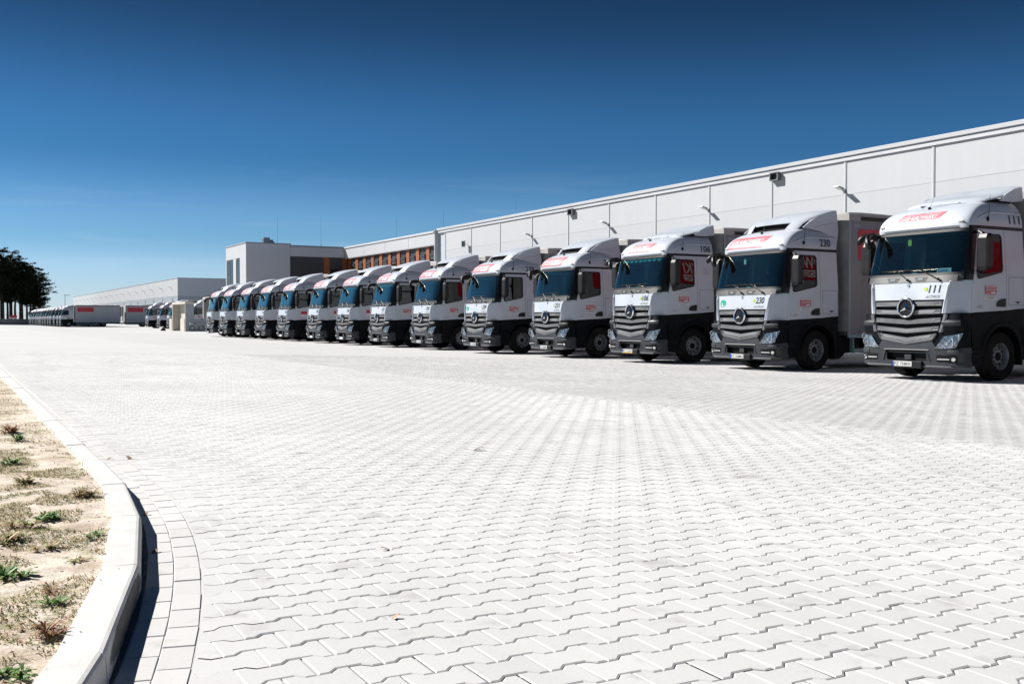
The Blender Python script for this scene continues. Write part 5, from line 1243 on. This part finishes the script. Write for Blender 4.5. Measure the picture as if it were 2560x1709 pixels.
# ------------------------------------------------------------------ second warehouse, far left
b2 = empty('far_warehouse', (WX, 195.75, 0), label='long pale far warehouse with numbered docks left of the office block', category='building')
LEN = 182.0; NB = 36; bp = LEN / NB; H2 = 9.33
m = MB().box(0.12, 60, 0.12, LEN, -0.3, H2 - 0.1); m.build('wall_core', 'wall_side', b2)
m = MB().box(0.0, 60, 0.0, 0.12, 5.85, H2 - 0.1, 0.01); m.build('side_wall', 'wall_side', b2)
m = MB().box(0.0, 60, 0.0, 0.12, -0.3, 5.80, 0.01); m.build('side_wall_base', 'band_grey', b2)
def shared(name, mb, mat): me = bpy.data.meshes.new(name); me.from_pydata(mb.v, [], mb.f); me.materials.append(MATS[mat]); return me
mu = shared('wall_panel', MB().box(0.0, 0.14, 0.02, bp - 0.02, 5.85, H2 - 0.12, 0.006), 'wall_panel'); mu2 = shared('wall_panel', MB().box(0.0, 0.14, 0.02, bp - 0.02, 5.85, H2 - 0.12, 0.006), 'wall_panel_b')
mb_ = shared('band_panel', MB().box(-0.02, 0.14, 0.02, bp - 0.02, 4.6, 5.80, 0.006), 'band_grey')
md = shared('dock_door', MB().box(0.0, 0.14, 1.0, bp - 1.0, 0.9, 4.3, 0.01), 'dock_dark'); mc = shared('dock_canopy', MB().box(-1.6, 0.1, 0.2, bp - 0.2, 4.36, 4.52, 0.02), 'clad_dark')
ml_ = shared('lower_panel', MB().box(0.05, 0.14, 0.0, bp, -0.3, 4.6), 'wall_panel_b')
for k in range(NB):
    for nm, me in (('wall_panel', mu if k % 2 else mu2), ('band_panel', mb_), ('dock_door', md), ('dock_canopy', mc), ('lower_panel', ml_)):
        o = bpy.data.objects.new(nm, me); o.location = (0, k * bp, 0); COL.objects.link(o); o.parent = b2
for k in range(18):
    y = (k + 0.5) * 2 * bp; num = 'A%d' % (18 - k)
    m = MB(); v, fs = text(1, num, 0.85, 0, 0.01); wd_ = v[:, 0].max(); m.add([(-0.026, y + 0.7 - p[0] * 1.4 / wd_, 4.77 + p[1]) for p in v], fs); m.build('dock_number', 'clad_dark', b2)
    lamp(195.75 + (k + 0.62) * 2 * bp, 7.6, 'small floodlight above far dock ' + num, group='floodlights on the far warehouse')
m = MB(); m.box(-0.06, 60, -0.06, LEN, H2 - 0.12, H2, 0.02); m.build('parapet_coping', 'trim_grey', b2)
m = MB(); m.box(11, 14.0, -0.02, 0.0, 8.65, 8.85); m.build('wall_vent', 'clad_dark', b2)

# ------------------------------------------------------------------ concrete shelters, bicycle, small things in front of them
SX, SY = 23.2, 115.34
def shelter(name, x, y, w, d, h, lab, stubs=True, low=None):
    T = empty(name, (x, y, 0), label=lab, category='concrete shelter', group='precast concrete shelters')
    t = 0.28
    m = MB().box(0.0, d, 0.0, t, 0, h, 0.015); m.build('side_slab', 'shelter_grey', T)
    m = MB().box(0.0, d, w - t, w, 0, h, 0.015); m.build('side_slab', 'shelter_concrete', T)
    m = MB().box(-0.02, d, -0.003, w + 0.003, h + 0.003, h + t, 0.015); m.build('roof_slab', 'shelter_concrete', T)
    m = MB().box(d - 0.15, d - 0.003, t + 0.003, w - t - 0.003, 0, h - 0.003); m.build('back_slab', 'shelter_concrete', T)
    if stubs:
        m = MB().box(-0.05, 0.2, t + 0.003, 2.65, 0.0, 1.42, 0.01); m.build('front_stub', 'shelter_concrete', T)
        m = MB().box(-0.05, 0.2, w + 0.003, w + 1.5, 0.0, 1.42, 0.01); m.build('front_stub', 'shelter_concrete', T)
    return T
shelter('concrete_shelter', SX, SY, 7.6, 0.95, 3.08, 'concrete shelter with open sunlit front left of the row of trucks')
m = MB().box(0, 3.2, 0, 0.30, 0, 1.42, 0.012); m.build('low_wall', 'shelter_grey', None, loc=(SX + 0.956, SY + 0.01, 0), label='low grey concrete wall beside the concrete shelter', category='wall')
shelter('concrete_shelter', 27.0, SY + 5.0, 3.6, 3.0, 3.75, 'taller narrow concrete shelter standing behind the low grey wall', stubs=False)
# bicycle leaning by the low wall
B = empty('bicycle', (24.35, 114.8, 0), rz=R(4), label='small bicycle leaning against the low grey concrete wall', category='bicycle')
for x in (-0.55, 0.5):
    m = MB(); pr = [(0.31 + 0.028 * math.cos(t), 0.028 * math.sin(t)) for t in [2 * math.pi * k / 6 for k in range(7)]]; m.lathe_y(pr, 24); wl = m.build('wheel', 'rubber', B, True, loc=(x, 0, 0.338))
    m = MB()
    for k in range(8): a = math.pi * k / 8; m.tube((0.29 * math.cos(a), 0, 0.29 * math.sin(a)), (-0.29 * math.cos(a), 0, -0.29 * math.sin(a)), 0.004, 0.004, 4)
    m.lathe_y([(0.28, -0.012), (0.295, 0), (0.28, 0.012)], 24); m.build('spokes', 'metal_grey', wl)
fr = [((-0.55, 0.338), (-0.05, 0.32)), ((-0.05, 0.32), (-0.20, 0.80)), ((-0.20, 0.76), (0.35, 0.80)), ((-0.05, 0.32), (0.37, 0.72)), ((-0.55, 0.338), (-0.18, 0.74)), ((0.5, 0.338), (0.33, 0.95))]
m = MB()
for (a, b) in fr: m.tube((a[0], 0, a[1]), (b[0], 0, b[1]), 0.02, 0.02, 8)
m.build('frame', 'plate_white', B)
m = MB(); m.path([(0.33, 0, 0.95), (0.36, 0, 1.02)], [0.018, 0.018]); m.tube((0.36, -0.28, 1.03), (0.36, 0.28, 1.03), 0.014, 0.014); m.build('handlebar', 'black_plastic', B)
m = MB(); m.ball((-0.22, 0, 0.88), 0.14, 0.07, 0.03, 10, 6); m.tube((-0.20, 0, 0.78), (-0.22, 0, 0.87), 0.014); m.build('saddle', 'black_plastic', B)
m = MB(); m.lathe_y([(0.09, -0.03), (0.09, -0.025)], 14, (-0.05, 0, 0.32)); m.tube((-0.05, -0.05, 0.32), (0.05, -0.06, 0.18), 0.01); m.tube((-0.05, 0.05, 0.32), (-0.15, 0.06, 0.46), 0.01); m.build('crank', 'metal_grey', B)
m = MB(); m.box(-0.18, 0.18, -0.15, 0.15, 0.62, 0.85, 0.03); m.box(-0.16, 0.16, -0.13, 0.13, 0.6, 0.63); m.build('basket', 'side_guard', B, loc=(-0.62, 0, 0.1))
G = empty('wheel_chock', (22.37, 124.16, 0), label='small dark wedge on the paving left of the concrete shelter', category='chock')
m = MB(); m.prism_y([(-0.3, 0), (0.3, 0), (0.3, 0.1), (0.1, 0.38), (-0.02, 0.42)], -0.16, 0.16); m.build('wedge', 'rubber', G); m = MB(); m.path([(0.05, 0, 0.4), (0.1, 0, 0.55), (0.2, 0, 0.4)], [0.025] * 3, 6); m.build('handle', 'black_plastic', G)
# pole lamp far left
P = empty('lamp_post', (31, 330, 0), label='tall thin lamp post left of the far warehouse', category='street lamp')
m = MB().tube((0, 0, -0.1), (0, 0, 8.8), 0.10, 0.06, 8); m.build('pole', 'metal_grey', P); m = MB(); m.box(-0.3, 1.3, -0.16, 0.16, 8.78, 8.92, 0.03); m.build('lamp_head', 'metal_grey', P)
# grey wall under the pines
F_ = empty('concrete_fence', (0, 287, 0), label='low grey concrete wall below the pine trees at the left edge', category='wall')
for k in range(24):
    x = -46 + k * 3.0; m = MB().box(x, x + 2.97, 0, 0.14, -0.3, 1.55 + 0.03 * (k % 3), 0.01); m.build('wall_panel', 'fence_concrete', F_)
    m = MB().box(x - 0.1, x + 0.1, -0.06, 0.2, -0.3, 1.66, 0.01); m.build('wall_post', 'fence_concrete', F_)
T = empty('warning_board', (14.6, 286, 0), label='small red and white board above the grey wall under the pines', category='sign')
m = MB().box(-0.9, 0.9, -0.03, 0.03, 1.95, 2.5, 0.01); m.build('board', 'decal_red', T); m = MB().box(-0.9, 0.9, -0.04, -0.03, 1.70, 1.95); m.build('lower_board', 'decal_white', T); m = MB().tube((-0.6, 0, 0), (-0.6, 0, 2.4), 0.04); m.tube((0.6, 0, 0), (0.6, 0, 2.4), 0.04); m.build('posts', 'metal_grey', T)

# ------------------------------------------------------------------ pines
def pine_mesh(seed, h, bare, cw, low=False):
    rd = random.Random(seed); tr = MB(); cr = MB()
    bend = [rd.uniform(-0.25, 0.25) for _ in range(5)]
    pts = [(bend[k] * k * 0.35, bend[4 - k] * k * 0.35, h * k / 4) for k in range(5)]
    tr.path(pts, [0.34, 0.28, 0.21, 0.13, 0.03], 8)
    def axis(z):
        t = min(3.999, z / h * 4); k = int(t); f = t - k; return [pts[k][i] + (pts[k + 1][i] - pts[k][i]) * f for i in range(3)]
    n = int(46 + h)
    for b in range(n):
        f = rd.random(); z = h * (bare + (1 - bare) * f); L = cw * (0.35 + 0.9 * math.sin(math.pi * min(1, 0.15 + 0.8 * (1 - f))) * rd.uniform(0.6, 1.1)) * (1.0 if f < 0.75 else 0.65)
        az = rd.uniform(0, 6.283); c = axis(z); d = (math.cos(az), math.sin(az)); up = rd.uniform(-0.05, 0.35)
        e = (c[0] + d[0] * L, c[1] + d[1] * L, c[2] + L * up); tr.tube(c, e, 0.07 * (1 - f * 0.6), 0.015, 5)
        for q in range(15):
            t = rd.uniform(0.2, 1.05); cx = [c[i] + (e[i] - c[i]) * t for i in range(3)]; r = rd.uniform(0.35, 0.75) * (1.1 - 0.3 * f)
            cx = [cx[0] + rd.gauss(0, 0.22), cx[1] + rd.gauss(0, 0.22), cx[2] + rd.gauss(0.08, 0.14)]
            for s in range(13):
                a = rd.uniform(0, 6.283); el = rd.uniform(-0.5, 1.1); dv = (math.cos(a) * math.cos(el), math.sin(a) * math.cos(el), math.sin(el)); w = rd.uniform(0.09, 0.17)
                pz = (-dv[1], dv[0], 0.2)
                b0 = len(cr.v); o = rd.uniform(0, 0.3) * r
                cr.v += [(cx[0] + dv[0] * o - pz[0] * w, cx[1] + dv[1] * o - pz[1] * w, cx[2] + dv[2] * o), (cx[0] + dv[0] * o + pz[0] * w, cx[1] + dv[1] * o + pz[1] * w, cx[2] + dv[2] * o + 0.02), (cx[0] + dv[0] * r, cx[1] + dv[1] * r, cx[2] + dv[2] * r * 0.8)]
                cr.f.append((b0, b0 + 1, b0 + 2))
    if not low:
        for b in range(7):
            z = h * rd.uniform(0.15, bare); az = rd.uniform(0, 6.28); c = axis(z); tr.tube(c, (c[0] + math.cos(az) * 1.2, c[1] + math.sin(az) * 1.2, c[2] + 0.1), 0.035, 0.01, 4)
    return shared('trunk', tr, 'bark'), shared('crown', cr, 'pine_needles')
PV = [pine_mesh(1, 20, 0.42, 3.0), pine_mesh(2, 19, 0.38, 3.3), pine_mesh(3, 17, 0.34, 2.8), pine_mesh(4, 16, 0.14, 3.6, True)]
def pine(x, y, var, sc, lab):
    T = empty('pine_tree', (x, y, -0.3), rz=random.uniform(0, 6.28), label=lab, category='pine tree', group='pines beyond the grey wall'); T.scale = (sc,) * 3
    for nm, me in zip(('trunk', 'crown'), PV[var]): o = bpy.data.objects.new(nm, me); COL.objects.link(o); o.parent = T
shared_lab = 'dark pine in the crowded middle of the group beyond the grey wall'
pine(22.4, 305, 3, 0.98, 'rightmost pine with low drooping branches reaching over the far trucks')
pine(12.4, 297, 0, 1.03, 'tall thick-trunked pine at the left edge of the picture')
pine(19.9, 304, 1, 0.90, 'pine second from the right end of the group')
pine(17.0, 300, 0, 0.93, 'slim pine third from the right end of the group')
for x, y, v, s in ((14.8, 303, 1, 1.05), (10.0, 302, 1, 1.05), (13.4, 311, 2, 1.12), (18.2, 312, 2, 1.05), (15.9, 318, 0, 0.95), (21.4, 318, 2, 0.98), (8.0, 309, 0, 1.05), (5.5, 303, 1, 1.0), (2, 308, 0, 1.0), (11.4, 322, 2, 1.15), (24.0, 328, 2, 0.9), (-2, 304, 1, 1.0), (19.4, 334, 1, 0.9), (16.6, 342, 1, 0.95), (13.9, 298, 2, 1.0), (16.2, 307, 1, 1.0), (21.2, 309, 3, 0.85), (11.0, 296, 1, 0.98), (18.6, 299, 2, 0.92)):
    pine(x, y, v, s, shared_lab)
# ------------------------------------------------------------------ trucks
FX = 17.70
protoB, CB = build_truck('B'); protoA, CA = build_truck('A')
LAB = ['white box truck number 111, nearest of all, cut off by the right edge',
       'white box truck number 230 with a round green L badge, second from the right',
       'white box truck number 106 with a thin ring emblem behind its door',
       'white box truck number 231, immediately left of truck 106',
       'white box truck number 239 with green badge, between trucks 231 and 291',
       'white box truck number 291, sixth in the row from the right',
       'white box truck number 277, seventh in the row from the right',
       'white box truck with blue fringe in its windscreen, left of truck 277',
       'ninth white box truck of the near row counted from the right',
       'fifth white box truck from the left end of the near row',
       'fourth white box truck from the left end of the near row',
       'third white box truck from the left end of the near row',
       'second white box truck from the left end of the near row',
       'last white box truck at the left end of the near row, beside the low wall']
trucks = []
for i, (num, plate, kind, yl) in enumerate(NEAR):
    proto, C = (protoB, CB) if kind == 'B' else (protoA, CA)
    ml = 2 if i < 7 else 1
    T = proto if i in (0, 1) else None
    trucks.append(T)
for i, (num, plate, kind, yl) in enumerate(NEAR):
    proto, C = (protoB, CB) if kind == 'B' else (protoA, CA)
    if trucks[i] is None: trucks[i] = copy_truck(proto, 2 if i < 7 else 1)
def place(T, x, y, lab, group, rz=0.0):
    T.location = (x, y, 0); T.rotation_euler = (0, 0, rz); T['label'] = lab; T['category'] = 'truck'; T['group'] = group
MIDS = []
for k in range(4): MIDS.append(copy_truck(protoA, 1))
FARS = []
for k in range(14): FARS.append(copy_truck(protoB, 1 if k == 0 else 0))
for i, (num, plate, kind, yl) in enumerate(NEAR):
    T = trucks[i]; C = CB if kind == 'B' else CA
    place(T, FX + (random.uniform(-0.12, 0.12) if i else 0), yl - 1.235, LAB[i], 'trucks parked in the near row', R(random.uniform(-0.25, 0.25)))
    number_parts(T, C, num, plate, kind, i, learner=i in (1, 4), stars=(i == 2), yellow=(i == 2))
    if i in (2, 7, 6):     # fringe behind the windscreen
        m = MB(); dz = C.dz
        for q in range(9): y = -0.88 + q * 0.22; m.add([C.Y(y + 0.11 * math.cos(t) * 0.98, 2.96 + dz - 0.11 * math.sin(t), -0.03) for t in [math.pi * k / 6 for k in range(7)]], [tuple(range(7))])
        m.build('windscreen_fringe', 'curtain_teal', T)
    if i == 0:
        m = MB(); dz = C.dz; m.box(0.30, 0.32, -0.84, -0.50, 2.10 + dz, 2.20 + dz); sgn = m.build('name_sign', 'plate_white', T)
        m = MB(); put_text(m, 'БОРИС', 0.06, lambda u, v: (0.297, -0.53 - u, 2.12 + dz + v), bold=0.01, width=0.27); m.build('name_letters', 'plate_blue', sgn)
    if i in (0, 1):
        m = MB(); p = C.Y(0.20, 2.78 + C.dz, -0.02); m.box(-0.004, 0.004, -0.045, 0.045, -0.07, 0.06, 0.003); m.build('pennant', 'decal_lime' if i == 0 else 'plate_white', T, loc=p)
NX = copy_truck(protoA, 0)
place(NX, FX, 10.45 - 1.235, 'white box truck parked just beyond the right edge, mirrored in the nearest side window', 'trucks parked in the near row')
for k, (x, y) in enumerate(((27.0, 165.0), (27.2, 156.2), (27.0, 147.6), (28.1, 138.3))):
    place(MIDS[k], x, y - 1.25, ['white truck nearest the far trailer in the middle distance', 'second white truck right of the far trailer', 'white truck half hidden by the sunlit concrete shelter', 'white truck seen between the two concrete shelters'][k], 'trucks in the middle distance')
ORD = ['nearest white truck of the far row, showing its whole grey curtain side', 'second', 'third', 'fourth', 'fifth', 'sixth', 'seventh', 'eighth', 'ninth', 'tenth', 'eleventh', 'twelfth', 'thirteenth', 'fourteenth']
for k in range(14):
    place(FARS[k], FX + 0.1 + random.uniform(-0.15, 0.15), 200.2 + k * 6.05, ORD[0] if k == 0 else ORD[k] + ' white truck of the far row counted from the right', 'trucks parked in the far row')
# drawbar trailer behind the nearest truck of the far row
TR = empty('drawbar_trailer', (FX + 0.1 + 11.3, 200.2, 0), label='grey curtain-sided trailer with red sign, coupled behind the nearest far truck', category='trailer')
src = {c.name.split('.')[0]: c for c in protoA.children}
for nm in ('box_front', 'box_rear', 'box_floor', 'box_roof'):
    c = src[nm].copy(); COL.objects.link(c); c.parent = TR; c.location.x = -2.5
for c0 in protoA.children:
    b = c0.name.split('.')[0]
    if b in ('side_curtain', 'curtain_rail', 'corner_post', 'bottom_rail', 'side_guard'):
        c = c0.copy(); COL.objects.link(c); c.parent = TR; c.location.x = -2.5
        for g in c0.children: d = g.copy(); COL.objects.link(d); d.parent = c
    if b == 'wheel' and c0.location.x > 5:
        for dx in (-4.2, -2.9):
            c = c0.copy(); COL.objects.link(c); c.parent = TR; c.location.x = c0.location.x + dx
            for g in c0.children: d = g.copy(); COL.objects.link(d); d.parent = c
m = MB(); m.box(-1.4, 7.5, -0.4, -0.3, 0.55, 0.8); m.box(-1.4, 7.5, 0.3, 0.4, 0.55, 0.8); m.build('chassis', 'chassis_black', TR)

pale = {}  # far truck and trailer take the curtain with haze painted in
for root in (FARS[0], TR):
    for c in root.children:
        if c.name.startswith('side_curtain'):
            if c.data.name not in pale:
                me = c.data.copy(); me.materials[0] = MATS['curtain_hazed']; pale[c.data.name] = me
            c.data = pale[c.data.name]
for i, T in enumerate(trucks):            # front wheels left turned a little on some of them
    st = R([0, 4, -3, 6, 0, -8, 3, 0, 5, -4, 0, 7, -5, 2][i])
    for c in T.children:
        if c.name.startswith('wheel') and c.location.x < 3: c.rotation_euler = (0, random.uniform(0, 6.28), st)
